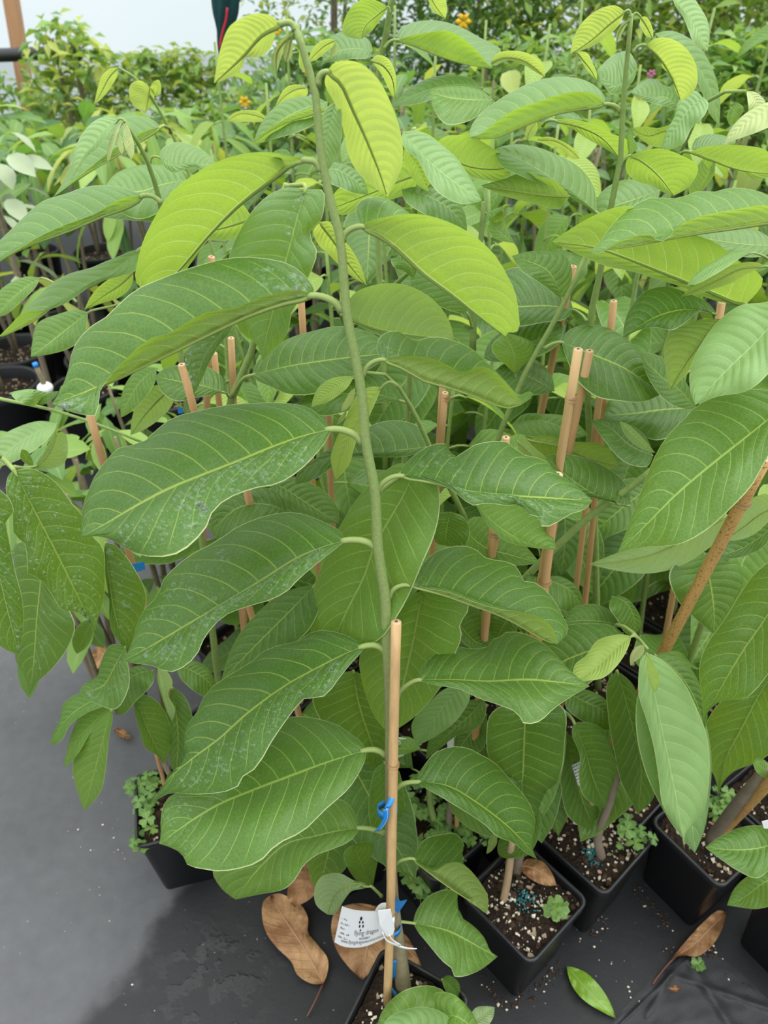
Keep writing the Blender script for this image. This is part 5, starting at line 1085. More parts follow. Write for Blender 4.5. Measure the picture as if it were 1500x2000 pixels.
L(P10, 'old', [(245, 1262), (225, 1300), (200, 1340), (155, 1352)], [(215, 1260), (200, 1285), (190, 1320), (165, 1335)], [(248, 1285), (252, 1340), (225, 1385), (190, 1375)], 't', y=.76, drops=[(2, .2, .9, .1, .8, 30, .003)])
L(P10, 'old', [(300, 1310), (260, 1320), (235, 1350), (225, 1395)], [(270, 1300), (240, 1320), (228, 1355)], [(300, 1330), (265, 1370), (240, 1395)], 't', y=.80)
L(P10, 'old', [(345, 1300), (375, 1310), (405, 1330), (420, 1360)], [(365, 1290), (400, 1300), (420, 1330)], [(350, 1320), (380, 1350), (405, 1362)], 't', y=.84)

# ------------------------------------------------------------------ canes
stake_px('thin tan cane left of the front sapling, top hidden by its widest leaf', 175, 800, 205, 908, .92, .0055)
stake_px('thin tan cane with its top just above the second-row left leaf', 357, 712, 381, 800, .86, .0050)
stake_px('tan cane passing behind the wet leaves left of the front stem', 478, 930, 497, 1015, .80, .0052)
stake_px('tan cane with round top between the dark leaf and lime tip leaf', 640, 713, 647, 930, .93, .0045)
stake_px('cane pair member with the taller blunt top right of the front stem', 866, 752, 863, 800, .94, .0046)
stake_px('cane pair member with the shorter ringed top right of the front stem', 871, 767, 865, 838, .915, .0047, nodes=(.99,))
stake_px('pale straight cane, tallest of the three upright canes right of centre', 1131, 682, 1102, 858, .80, .0056, mat='bamboo', nodes=(.93,))
stake_px('darker cane just right of the tall pale one, round top', 1153, 685, 1123, 830, .86, .0052)
stake_px('dark thin cane behind the three upright canes', 1174, 760, 1167, 815, .94, .0048)
stake_px('tan cane top poking up above the broad shaded leaf', 1200, 588, 1194, 648, .98, .0050)
stake_px('tan cane top under the folded right leaf', 1411, 590, 1405, 625, .92, .0050)
stake_px('short pale cane top peeping over the scalloped leaf', 990, 854, 988, 872, .78, .0050)
stake_px('jointed brown cane standing below the scalloped leaf', 968, 1010, 960, 1095, .76, .0060, nodes=(.965,))
stake_px('pale cut cane end showing at the margin of the scalloped right leaf, joint below', 1091, 926, 1063, 1150, .735, .0064, nodes=(.79,))
stake_px('tan cane far left centre half hidden by folded leaf', 415, 502, 414, 530, 1.05, .005)
stake_px('reddish cane behind leaves left of the front stem', 453, 660, 456, 730, 1.0, .0048)
stake_px('reddish cane in shade beside the pale left leaf', 420, 690, 425, 740, 1.02, .0048)
stake_px('reddish cane seen above the dark leaf left of the stem', 590, 585, 592, 620, 1.0, .0048)
stake_px('tan cane behind the folded yellow-green leaves, upper right', 1121, 520, 1112, 560, 1.02, .0055)
stake('spotted brown cane leaning outward at the right with one joint', at_y(1496, 895, .735), at_y(1285, 1290, .76) + (at_y(1285, 1290, .76) - at_y(1496, 895, .735)) * .9, .0078, 'bamboo_spot', nodes=(.905,), rb=.0082)
stake('tan cane in the pot with the brown dry leaf', at_y(1003, 1640, .66), at_z(983, 1762, .178), .0062, 'bamboo_dull')
stake('orange-brown cane in the pot with the teal patch', at_y(1160, 1550, .72), at_z(1134, 1622, .178), .0066, 'bamboo_spot')
stake('brown cane leaning with the slanting stem at the right edge', at_y(1560, 1465, .62), at_z(1395, 1640, .178), .0085, 'bamboo_spot')
stake('thin tan cane in the lone left pot', at_y(307, 1470, .82), at_z(322, 1545, .178), .0036, 'bamboo_red')
stake('reddish cane in the clover pot', at_y(893, 1560, .74), at_z(890, 1625, .178), .0040, 'bamboo_red')

PD = sap('PD', 'bare slanting grey stem in the right-hand pot', (.588, .735))
v, f = tube(catmull([at_y(1500, 1500, .66), at_y(1440, 1570, .68), at_z(1385, 1645, .178)], 10), np.linspace(.0085, .0105, 10), 10); put('stem', v, f, M['trunk'], PD)
L(PD, 'mid', [(1515, 1520), (1490, 1500), (1470, 1490)], [(1500, 1490), (1480, 1480)], [(1500, 1520), (1480, 1510)], 't', y=.66, rib=False)
PG = sap('PG', 'slim grey stem standing in the clover pot', (.10, .75))
v, f = tube(catmull([at_y(886, 1480, .77), at_y(880, 1560, .76), at_z(875, 1630, .178)], 8), np.linspace(.005, .0065, 8), 8); put('stem', v, f, M['trunk'], PG)
# ------------------------------------------------------------------ pots and saplings filling the bed behind
LAT = 0.1125
used = [(.461, 1.067), (-.326, .960), (-.214, 1.517), (.011, 1.292), (.124, .954), (-.101, .954), (.011, 1.067), (.349, .954), (.574, .960), (.461, 1.292)]
BEDPOT = 'black square pot hidden in the shade under the dense leaf canopy'
proto = square_pot(BEDPOT, used[0], math.radians(45), 77, perl=20, chips=10, group='pots under the leaf canopy')
def copy_tree(o, parent=None):
    c = o.copy(); COL.objects.link(c)
    if parent: c.parent = parent
    for ch in list(o.children): copy_tree(ch, c)
    return c
def bed_pot(c, ang=45, label=None):
    o = copy_tree(proto); o.location = (c[0], c[1], 0)
    if label:
        o['label'] = label; del o['group']
    return o
for c in used[1:]: bed_pot(c)
bed_pot((-1.00, .80), label='black square pot below the wet leaves at the left edge')
bed_pot((-1.12, 1.12), label='black square pot under the thin shoot at the far left edge')

def leaf_template(name, Lg, Wd, droop, fold, mat, wav=0.06, ns=9, nt=3, pet=True, pointed=.8):
    V = []; U = []; Fc = []; Fm = []
    for i in range(ns + 1):
        s = i / ns; w = Wd * Lg * (math.sin(math.pi * s ** pointed) ** 0.75 if 0 < s < 1 else 0)
        ang = droop * s; x = Lg * (math.sin(ang) / droop if droop else s); z = -Lg * ((1 - math.cos(ang)) / droop if droop else 0)
        for j in range(2 * nt + 1):
            t = j / nt - 1
            V.append((x, t * w * math.cos(fold), z + abs(t) * w * math.sin(fold) * (1.0 - .5 * s) + wav * Lg * .5 * t * t * math.sin(9 * s + 2 * (t > 0)))); U.append((.5 + .5 * t, s))
    c = 2 * nt + 1
    for i in range(ns):
        for j in range(2 * nt): Fc.append((i * c + j, (i + 1) * c + j, (i + 1) * c + j + 1, i * c + j + 1)); Fm.append(0)
    if pet:
        v, f = tube(catmull([(-.20 * Lg, 0, -.10 * Lg), (-.1 * Lg, 0, -.015 * Lg), (0.02 * Lg, 0, -.002)], 5), [.0026, .002, .0018, .0018, .0016], 6)
        n = len(V); V += [tuple(q) for q in v]; U += [(.5, .5)] * len(v); Fc += [tuple(i + n for i in q) for q in f]; Fm += [1] * len(f)
    return make_mesh(name, V, Fc, [M[mat], M['petiole']], uv=np.array(U), fmat=Fm)
TL = [leaf_template('sapling_leaf', .19, .27, d, fo, m, wv) for d, fo, m, wv in ((.9, .35, 'old', .05), (.6, .2, 'old', .08), (1.2, .5, 'mid', .05), (.8, .6, 'old', .07), (.5, .3, 'mid', .09))]
TLs = [leaf_template('young_leaf', .11, .24, d, fo, m, .04) for d, fo, m in ((.8, .5, 'new'), (.6, .3, 'mid'))]
def place_leaf(parent, mesh, pos, az, pitch, roll, sc=1.0, name='leaf'):
    o = bpy.data.objects.new(name, mesh)
    o.parent = parent; o.location = pos
    q = Quaternion((0, 0, 1), az) @ Quaternion((0, 1, 0), pitch) @ Quaternion((1, 0, 0), roll)
    o.rotation_mode = 'QUATERNION'; o.rotation_quaternion = q; o.scale = (sc, sc, sc)
    COL.objects.link(o); return o
def filler(c, h, lean, seed, label, group, n=None, zlow=.2):
    rs = random.Random(seed)
    t = thing('sapling', label, 'plant', (c[0], c[1], .18), group)
    b = np.array([c[0], c[1], .18]); top = b + np.array([lean[0], lean[1], h - .18])
    mid_ = (b + top) / 2 + np.array([rs.uniform(-.02, .02), rs.uniform(-.02, .02), 0])
    P = catmull([b, mid_, top], 14)
    v, f = tube(P, np.linspace(.0068, .0028, 14), 7); put('stem', v, f, M['stem'], t)
    n = n or rs.randint(9, 12); az0 = rs.uniform(0, 6.28)
    for i in range(n):
        k = zlow + (1 - zlow) * (i + .5) / n
        p = P[min(13, int(k * 13))] - b
        az = az0 + (i % 2) * math.pi + rs.uniform(-.5, .5)
        young = i >= n - 2
        m = rs.choice(TLs if young else TL); sc = rs.uniform(.8, 1.15)
        d = Vector((math.cos(az), math.sin(az), 0)) * (.2 * (.11 if young else .19) * sc) + Vector((0, 0, .1 * .19 * sc))
        place_leaf(t, m, Vector(p) + d, az, rs.uniform(-.1, .45), rs.uniform(-.35, .35), sc)
    return t
cnt = 0
for j in range(4, 13):
    for i in range(-6, 14):
        if (i + j) % 2: continue
        x, y = .236 + LAT * i, .617 + LAT * j
        if x < -.35 - .05 * (y > 1.5) or x > .50 + .50 * y: continue
        if min((x - a) ** 2 + (y - b) ** 2 for a, b in used) < .02: continue
        if y < 1.2 and x > .40 and x < .7: pass
        cnt += 1
        h = .80 + (y - 1.05) * .62 + rng.uniform(-.06, .02)
        bed_pot((x, y))
        if x > .75: h += .10
        filler((x, y), h, (rng.uniform(-.04, .04), rng.uniform(0, .06)), 100 + cnt, 'leafy sapling deep in the bed behind the front rows', 'saplings massed behind the front rows')
# low leaves filling the shade between the front pots
for k, (x, y, h, n) in enumerate(((.236, .842, .62, 8), (-.08, .76, .50, 7), (.461, .842, .50, 6), (.735, .80, .60, 8), (.095, .752, .42, 5))):
    filler((x, y), h, (0, .03), 400 + k, ('shaded sapling in the pot behind the teal fertiliser pot', 'shaded sapling left of the clover pot', 'short shaded sapling wedged behind the right pots', 'shaded sapling behind the slanting bare stem', 'short shaded sapling sharing the clover pot')[k], None, n, .35)

# ------------------------------------------------------------------ clover weeds
def clover_mesh(name, r):
    V = [(0, 0, 0)]; U = [(.5, 0)]; Fc = []
    for q in range(3):
        a0 = q * 2.0944
        pts = [(.22, -.30), (.66, -.60), (1.0, -.36), (.88, 0), (1.0, .36), (.66, .60), (.22, .30)]
        n = len(V)
        for (x, y) in pts:
            V.append((r * (x * math.cos(a0) - y * math.sin(a0)), r * (x * math.sin(a0) + y * math.cos(a0)), r * .12 * abs(y) - r * .18 * x * x)); U.append((.5 + .5 * y, x))
        Fc += [(0, n + i, n + i + 1) for i in range(6)]
    v, f = tube([(0, 0, -r * 2.2), (r * .1, 0, -r), (0, 0, 0)], [.0005] * 3, 5)
    n = len(V); V += [tuple(q) for q in v]; U += [(.5, .5)] * len(v); Fc += [tuple(i + n for i in q) for q in f]
    return make_mesh(name, V, Fc, [M['clover']], uv=np.array(U))
CLV = [clover_mesh('clover_leaf', .0155), clover_mesh('clover_leaf_small', .0115)]
def clover(label, pts, z, seed, spread, n, group=None, zr=.012):
    rs = random.Random(seed)
    cs = [at_z(u, v, z) for u, v in pts]; c0 = sum(cs) / len(cs)
    t = thing('clover_weed', label, 'weed', c0, group)
    for i in range(n):
        c = cs[i % len(cs)] - c0
        place_leaf(t, rs.choice(CLV), Vector(c) + Vector((rs.gauss(0, spread), rs.gauss(0, spread), .018 + rs.uniform(-zr, zr))), rs.uniform(0, 6.28), rs.uniform(-.5, .5), rs.uniform(-.4, .4), rs.uniform(.75, 1.2), 'trifoliate_leaf')
clover('clover weeds crowding the pot behind the front cane', [(815, 1600), (850, 1620), (900, 1610), (930, 1640), (860, 1570), (830, 1660), (880, 1660), (800, 1560), (930, 1590)], .185, 1, .016, 70)
clover('clover spilling down beside the front pot onto the floor', [(800, 1735), (830, 1745), (855, 1725), (880, 1720), (770, 1700)], .13, 2, .010, 20, zr=.02)
clover('clover plant at the right corner of the teal fertiliser pot', [(1220, 1635), (1245, 1642), (1270, 1655), (1235, 1662), (1213, 1665), (1222, 1622)], .185, 3, .003, 8)
clover('tiny clover near the middle of the dry leaf pot', [(1085, 1780), (1078, 1790), (1092, 1772)], .185, 4, .004, 6)
clover('clover weeds covering the lone left pot soil', [(262, 1545), (285, 1535), (275, 1580), (290, 1600), (305, 1530), (300, 1570), (282, 1625), (268, 1660)], .185, 5, .007, 26)
clover('clover in the right pot beside the slanting stem', [(1400, 1560), (1420, 1580), (1395, 1590), (1412, 1600)], .185, 6, .006, 12)
clover('lone clover sprout on the floor by the crumpled dry leaf', [(1357, 1890)], .0, 7, .002, 2, zr=.002)

# ------------------------------------------------------------------ leaves lying on the floor and pots
def flat_leaf(name, label, cat, mat, mid, e1, e2, z, lift, stalk=None, curl=0.0, seed=1):
    rs = random.Random(seed)
    ms = catmull(mid, ts=SS); E = [catmull([mid[0]] + e + [mid[-1]], ts=SS) for e in (e1, e2)]
    rows = NS + 1; cols = 9; G = np.zeros((rows, cols, 3))
    tv = np.gradient(ms, axis=0); w = E[0] - ms
    if (tv[:, 0] * w[:, 1] - tv[:, 1] * w[:, 0]).sum() > 0: E = [E[1], E[0]]
    ph = rs.uniform(0, 6)
    for i in range(rows):
        for j in range(cols):
            t = j / 4 - 1; p = ms[i] * (1 - abs(t)) + (E[0] if t < 0 else E[1])[i] * abs(t)
            zz = z + lift * math.sin(math.pi * min(1, SS[i] * .95 + .03)) * (1 - .5 * t * t) + curl * t * t + (.0035 * (1 + math.sin(17 * SS[i] + 3 * t + ph)) * abs(t) + .0034 * math.sin(38 * (SS[i] - .18 * abs(t)) + ph) * (abs(t) ** .6)) * (1.0 if mat == 'dry' else .5)
            G[i, j] = at_z(p[0], p[1], zz + .003)
    V = G.reshape(-1, 3)
    uv = np.array([[j / 8, SS[i]] for i in range(rows) for j in range(cols)])
    t = thing(name, label, cat, (V[:, 0].mean(), V[:, 1].mean(), z))
    put('blade', V, [(i * cols + j, i * cols + j + 1, (i + 1) * cols + j + 1, (i + 1) * cols + j) for i in range(NS) for j in range(8)], M[mat], t, uv=uv)
    v, f = tube(G[::2, 4] + [0, 0, .0006], np.linspace(.0012, .0004, len(G[::2])), 6); put('midrib', v, f, M['drymid' if mat == 'dry' else 'petiole'], t)
    if stalk:
        v, f = tube(catmull([at_z(u, v_, zz) for u, v_, zz in stalk] + [G[0, 4]], 10), np.linspace(.0014, .0019, 10), 6); put('stalk', v, f, M['drystalk'], t)
flat_leaf('dry_leaf', 'large brown dry leaf on the floor left of the front pot', 'dry leaf', 'dry', [(631, 1921), (602, 1865), (575, 1822), (552, 1788), (530, 1748)], [(612, 1922), (580, 1903), (570, 1880), (540, 1850), (520, 1822), (512, 1790), (515, 1760)], [(640, 1898), (640, 1872), (620, 1845), (601, 1820), (602, 1795), (590, 1770), (565, 1753), (545, 1745)], 0, .02, [(600, 1985, .004), (618, 1950, .012)], .004, 1)
flat_leaf('dry_leaf', 'brown dry leaf partly hidden behind the white tag', 'dry leaf', 'dry', [(735, 1770), (722, 1830), (708, 1914)], [(690, 1765), (655, 1780), (647, 1805), (655, 1850), (682, 1890)], [(765, 1785), (762, 1840), (735, 1885)], 0.015, .02, None, .004, 2)
flat_leaf('dry_leaf', 'narrow brown dry leaf behind the front stem foot', 'dry leaf', 'dry', [(775, 1820), (795, 1850), (823, 1888)], [(790, 1825), (812, 1860)], [(778, 1850), (800, 1878)], 0.02, .01, None, .0, 3)
flat_leaf('dry_leaf', 'light brown curled dry leaf on the pot soil by two thin stems', 'dry leaf', 'dry', [(1012, 1690), (1045, 1697), (1087, 1729)], [(1030, 1678), (1055, 1680), (1077, 1703)], [(1025, 1708), (1045, 1722), (1068, 1730)], .195, .02, None, -.006, 4)
flat_leaf('dry_leaf', 'crumpled brown dry leaf wedged between two right-hand pots', 'dry leaf', 'dry', [(1418, 1782), (1388, 1812), (1350, 1848), (1312, 1872)], [(1405, 1778), (1375, 1800), (1345, 1832)], [(1412, 1810), (1388, 1850), (1362, 1868), (1335, 1866)], 0.0, .025, [(1275, 1922, .004), (1292, 1898, .006)], .012, 5)
flat_leaf('dry_leaf', 'dark brown dry leaf in the shade under the lowest left leaf', 'dry leaf', 'dry', [(632, 1690), (605, 1720), (575, 1772)], [(605, 1685), (570, 1715), (562, 1755)], [(630, 1715), (612, 1750)], 0.03, .02, None, .01, 6)
flat_leaf('dry_leaf', 'reddish dry leaf on the floor at the far left', 'dry leaf', 'dry', [(212, 1255), (195, 1280), (180, 1310)], [(195, 1256), (178, 1282)], [(214, 1275), (200, 1300)], 0, .02, None, .01, 7)
flat_leaf('dry_leaf', 'small reddish dry scrap behind the lone left pot', 'dry leaf', 'dry', [(222, 1425), (240, 1432), (256, 1442)], [(235, 1422), (250, 1432)], [(228, 1434), (243, 1442)], 0, .01, None, .005, 8)
flat_leaf('dry_leaf', 'dark curled dry leaf at the back of the teal fertiliser pot', 'dry leaf', 'dry', [(1120, 1580), (1085, 1592), (1055, 1622)], [(1095, 1575), (1062, 1597)], [(1110, 1597), (1078, 1618)], .195, .02, None, -.01, 9)
flat_leaf('fallen_leaf', 'fresh green fallen leaf lying on the black floor at bottom right', 'leaf', 'fallen', [(1107, 1887), (1138, 1924), (1170, 1960), (1203, 1989)], [(1118, 1889), (1140, 1897), (1168, 1922), (1190, 1955)], [(1110, 1905), (1120, 1930), (1142, 1955), (1172, 1974)], 0, .010, None, .004, 10)
flat_leaf('dry_leaf', 'tiny brown scrap on the crumpled black sheet', 'dry leaf', 'dry', [(1305, 1930), (1318, 1932), (1331, 1930)], [(1318, 1924)], [(1318, 1937)], .012, .003, None, .002, 11)

# crumbs of soil and perlite on the floor around the pots
def crumbs(name, label, lines, n, mat, seed, r0, r1, jit):
    rs = random.Random(seed); g = Geo()
    for _ in range(n):
        (u0, v0), (u1, v1) = rs.choice(lines); k = rs.random()
        p = at_z(u0 + (u1 - u0) * k + rs.gauss(0, jit), v0 + (v1 - v0) * k + rs.gauss(0, jit), 0); r = r0 + (r1 - r0) * rs.random() ** 2
        vv = [p + np.array(w) * r * rs.uniform(.6, 1.2) + [0, 0, r * .6] for w in ((1, 0, 0), (-1, 0, 0), (0, 1, 0), (0, -1, 0), (0, 0, .8), (0, 0, -.6))]
        g.add(vv, [(0, 2, 4), (2, 1, 4), (1, 3, 4), (3, 0, 4), (2, 0, 5), (1, 2, 5), (3, 1, 5), (0, 3, 5)])
    o = put(name, g.verts(), g.f, M[mat], smooth=False); tag(o, label, 'debris', None, 'stuff')
LN = [((940, 1915), (985, 1970)), ((985, 1970), (1040, 1945)), ((1040, 1945), (1090, 1880)), ((1160, 1830), (1190, 1790)), ((1240, 1740), (1330, 1830)), ((1385, 1860), (1500, 1985)), ((1300, 1860), (1400, 1860))]
crumbs('soil_crumbs', 'dark soil crumbs spilled along the pot bases on the floor', LN, 260, 'bark_chip', 1, .001, .004, 7)
crumbs('perlite_crumbs', 'pale perlite grains scattered on the floor around the pots', LN + [((0, 1300), (300, 1990)), ((100, 1400), (250, 1700)), ((1100, 1800), (1300, 2000))], 120, 'perlite', 2, .0008, .003, 9)

# crumpled second sheet of weed mat, lower right
def sheet():
    top = catmull([(1170, 2030), (1235, 1950), (1300, 1890), (1345, 1862), (1400, 1868), (1450, 1905), (1530, 1985)], 90)
    bot = catmull([(1172, 2060), (1240, 2060), (1300, 2060), (1380, 2060), (1450, 2060), (1500, 2060), (1560, 2060)], 90)
    V = []
    for i in range(90):
        for j in range(60):
            k = j / 59; u = top[i] * (1 - k) + bot[i] * k
            q = (u[0] - 1180) * .7 + (u[1] - 1990) * .72
            r = (u[0] - 1180) * .72 - (u[1] - 1990) * .7
            z = .002 + .006 * math.exp(-((q - 4) / 5) ** 2) + .005 * math.exp(-((q - 30) / 4) ** 2) + .007 * math.exp(-((q - 74 + .3 * r) / 8) ** 2) * (r > 60) + .010 * math.exp(-((r - 205 + .2 * q) / 10) ** 2) + .006 * math.exp(-((r - 140 - .5 * q) / 7) ** 2) + .002 * math.sin(q * .13) * math.sin(r * .08)
            V.append(at_z(u[0], u[1], max(.0015, z * min(1, .25 + k * 8))))
    o = put('ground_sheet', V, [(i * 60 + j, (i + 1) * 60 + j, (i + 1) * 60 + j + 1, i * 60 + j + 1) for i in range(89) for j in range(59)], M['mat2'])
    tag(o, 'crumpled black woven sheet overlapping the floor at bottom right', 'ground sheet')
sheet()

# ------------------------------------------------------------------ tags and tape further back
def small_tag(label, quad, y, lines, dy=0.0):
    t = thing('plant_tag', label, 'tag', at_y(*quad[0], y))
    P = [at_y(u, v, y + dy * (i in (1, 2))) for i, (u, v) in enumerate(quad)]
    n = unit(np.cross(P[1] - P[0], P[3] - P[0]));
    if np.dot(n, ORG - P[0]) < 0: n = -n
    V = P + [p - n * .0006 for p in P]
    put('sheet', V, [(0, 1, 2, 3), (7, 6, 5, 4), (0, 4, 5, 1), (1, 5, 6, 2), (2, 6, 7, 3), (3, 7, 4, 0)], M['tag'], t, smooth=False)
    rs = random.Random(5); g = Geo()
    for l in range(lines):
        k = (l + .7) / (lines + .5); s = .1
        while s < .85:
            w = rs.uniform(.03, .12)
            def Q(a, b): return (P[0] * (1 - a) + P[1] * a) * (1 - b) + (P[3] * (1 - a) + P[2] * a) * b + n * .0004
            g.add([Q(s, k), Q(min(.92, s + w), k), Q(min(.92, s + w), k - .045), Q(s, k - .045)], [(0, 1, 2, 3)]); s += w + .03
    if lines: put('printed_lines', g.verts(), g.f, M['ink_grey'], t, smooth=False)['kind'] = 'stuff'
small_tag('white printed tag in the shade between hanging dark leaves', [(1098, 1505), (1140, 1484), (1136, 1545), (1114, 1556)], .72, 8)
small_tag('white tag half hidden right behind the front cane', [(772, 1440), (826, 1448), (822, 1456), (790, 1450)], .80, 0)
small_tag('greyish printed tag hanging behind the front cane', [(770, 1445), (782, 1448), (789, 1476), (770, 1482)], .79, 5)
small_tag('white tag slip between dark leaves right of the front cane', [(872, 1436), (888, 1430), (886, 1458), (874, 1462)], .80, 0)
small_tag('white tag corner at the right edge above a green leaf', [(1488, 1605), (1530, 1595), (1530, 1620), (1492, 1618)], .60, 0)
ct = thing('cutting', 'bare brown cutting with a blue cap and white band by the round pots', 'cutting', (at_y(150, 900, 1.9)[0], 1.9, 0))
cp = [at_y(69, 712, 1.9), at_y(84, 745, 1.9), at_y(98, 790, 1.9), at_y(128, 850, 1.9)]
cpt = cp + [np.array([at_y(150, 900, 1.9)[0], 1.9, 0.0])]
v, f = tube(catmull(cpt, 16), np.linspace(.007, .010, 16), 8); put('stem', v, f, M['bark'], ct)
v, f = tube([cp[0] + (cp[1] - cp[0]) * .12, cp[0] - (cp[1] - cp[0]) * .10], [.0085, .0075], 8); put('blue_cap', v, f, M['blue'], ct)
v, f = tube(catmull([cp[1] + (cp[2] - cp[1]) * k for k in (.1, .3, .55)], 6), [.014, .020, .022, .021, .018, .012], 9); put('white_band', v, f, M['tag'], ct)
def blue_bit(label, quad, y):
    P = [at_y(u, v, y) for u, v in quad]; n = np.array([0, -.0008, .0005])
    o = put('tape_tie', [p + n for p in P] + [p - n for p in P], [(0, 1, 2, 3), (7, 6, 5, 4), (0, 4, 5, 1), (1, 5, 6, 2), (2, 6, 7, 3), (3, 7, 4, 0)], M['blue'], smooth=False); tag(o, label, 'tie')
blue_bit('small blue tape end between wet leaves at left', [(255, 1102), (281, 1097), (284, 1112), (262, 1119)], .86)
blue_bit('blue tape scrap low among the dark right leaves', [(1105, 1385), (1114, 1380), (1116, 1394), (1107, 1398)], .82)
blue_bit('blue tape tie on a cane behind the large left leaf', [(347, 797), (357, 796), (358, 807), (348, 808)], .95)

# ------------------------------------------------------------------ plants of other kinds beyond the bed
def lance_mesh(name, Lg, Wd, droop, mat, ns=5, fold=.35):
    return leaf_template(name, Lg, Wd, droop, fold, mat, .03, ns, 1, False, 1.0)
LM = {}
for m in ('bg1', 'bg2', 'bg3', 'bgy', 'bgw'):
    LM[m] = [lance_mesh('lance_leaf', .13, .17, .7, m), lance_mesh('broad_leaf', .10, .27, .6, m), lance_mesh('narrow_leaf', .15, .11, .9, m)]
def bush(name, label, c, h, n, mats, kinds, seed, zlo=.45, spread=.22, stems=3, group=None, base=.22, sc=1.0, cat='plant'):
    rs = random.Random(seed)
    t = thing(name, label, cat, (c[0], c[1], base), group)
    tips = []
    for s in range(stems):
        a = rs.uniform(0, 6.28); r = spread * .45 * (stems > 1)
        P = catmull([(0, 0, 0), (math.cos(a) * r * .5, math.sin(a) * r * .5, (h - base) * .5), (math.cos(a) * r, math.sin(a) * r, (h - base) * rs.uniform(.85, 1))], 9)
        v, f = tube(P + np.array([c[0], c[1], base]), np.linspace(.009, .003, 9), 6); put('stem', v, f, M['trunk' if s % 2 else 'bark'], t)
        tips.append(P)
    for i in range(n):
        P = tips[i % stems]; k = zlo + (1 - zlo) * (rs.random() ** .8); p = P[min(8, int(k * 8.99))]
        a = rs.uniform(0, 6.28); rr = rs.random() ** .7 * spread
        pos = Vector(p) + Vector((math.cos(a) * rr, math.sin(a) * rr, rs.uniform(-.03, .07)))
        place_leaf(t, LM[rs.choice(mats)][rs.choice(kinds)], pos, a + rs.uniform(-.6, .6), rs.uniform(-.35, .8), rs.uniform(-.5, .5), sc * rs.uniform(.7, 1.25))
    return t
rs = random.Random(5)
KIND = ['light green lance-leaved', 'broad-leaved mid-green', 'yellow-tinged narrow-leaved', 'dark green', 'plain green broad-leaved']
ORD = ['leftmost', 'second from the left', 'third from the left', 'fourth from the left', 'fifth from the left', 'sixth from the left', 'seventh from the left', 'eighth from the left', 'ninth from the left']
ROWN = ['nearest', 'second', 'third', 'fourth', 'farthest']
k = 0
for row, (y, x0, x1, st) in enumerate(((2.30, -1.30, -.66, .27), (2.60, -1.62, -.50, .28), (2.92, -1.86, -.42, .29), (3.26, -2.08, -.36, .30), (3.62, -2.30, -.30, .32))):
    xs = np.arange(x0, x1, st)
    for q, x in enumerate(xs):
        k += 1
        bx, by = x + rs.uniform(-.02, .02), y + rs.uniform(-.03, .03)
        round_pot('black round pot, %s in the %s row past the walkway' % (ORD[q], ROWN[row]), (bx, by), rs.uniform(.105, .125), rs.uniform(.21, .25), 200 + k, 'round pots of the far shrubs')
        hh = 1.5 - .185 * y + rs.uniform(-.10, .03) if row else (.55, .62, .66)[k % 3]
        kind = k % 5
        mats = (['bg2', 'bg1'], ['bg1', 'bg3'], ['bg2', 'bg2', 'bgy'], ['bg3', 'bg1'], ['bg1', 'bg2'])[kind]
        bush('shrub', '%s potted shrub, %s in the %s row past the walkway' % (KIND[kind], ORD[q], ROWN[row]), (bx, by), hh, 46 if row else 18, mats, [kind % 3, (kind + 1) % 3], 300 + k, .66 if row else .7, .19, 2, 'shrubs in round pots beyond the walkway', sc=1.1)
bush('shrub', 'white-variegated shrub at the left edge under the upper left leaf', (at_y(-5, 420, 2.2)[0], 2.2), 1.02, 26, ['bgw'], [0, 1], 650, .6, .10, 2, sc=.9)
# bright low seedlings behind the lone left pot (v 860-960)
for i, (u, v, y) in enumerate(((100, 900, 1.25), (150, 930, 1.15), (240, 850, 1.35), (330, 860, 1.3), (60, 960, 1.15), (180, 790, 1.6), (260, 770, 1.6))):
    p = at_y(u, v, y)
    bush('seedling', 'bright green bushy seedling %s' % ('behind the curled grey leaf at the left edge', 'behind the wet left leaf base', 'behind the tan cane at left', 'right of the tan cane at left', 'at the left edge above the wet leaves', 'above the thin green shoot at left', 'under the hanging left leaves')[i], (p[0], p[1]), max(.3, p[2] + .05), 26, ['bg2', 'bg2', 'bg1'], [0, 1], 700 + i, .4, .12, 2, 'bright seedlings low at the left', base=.05, sc=.85)

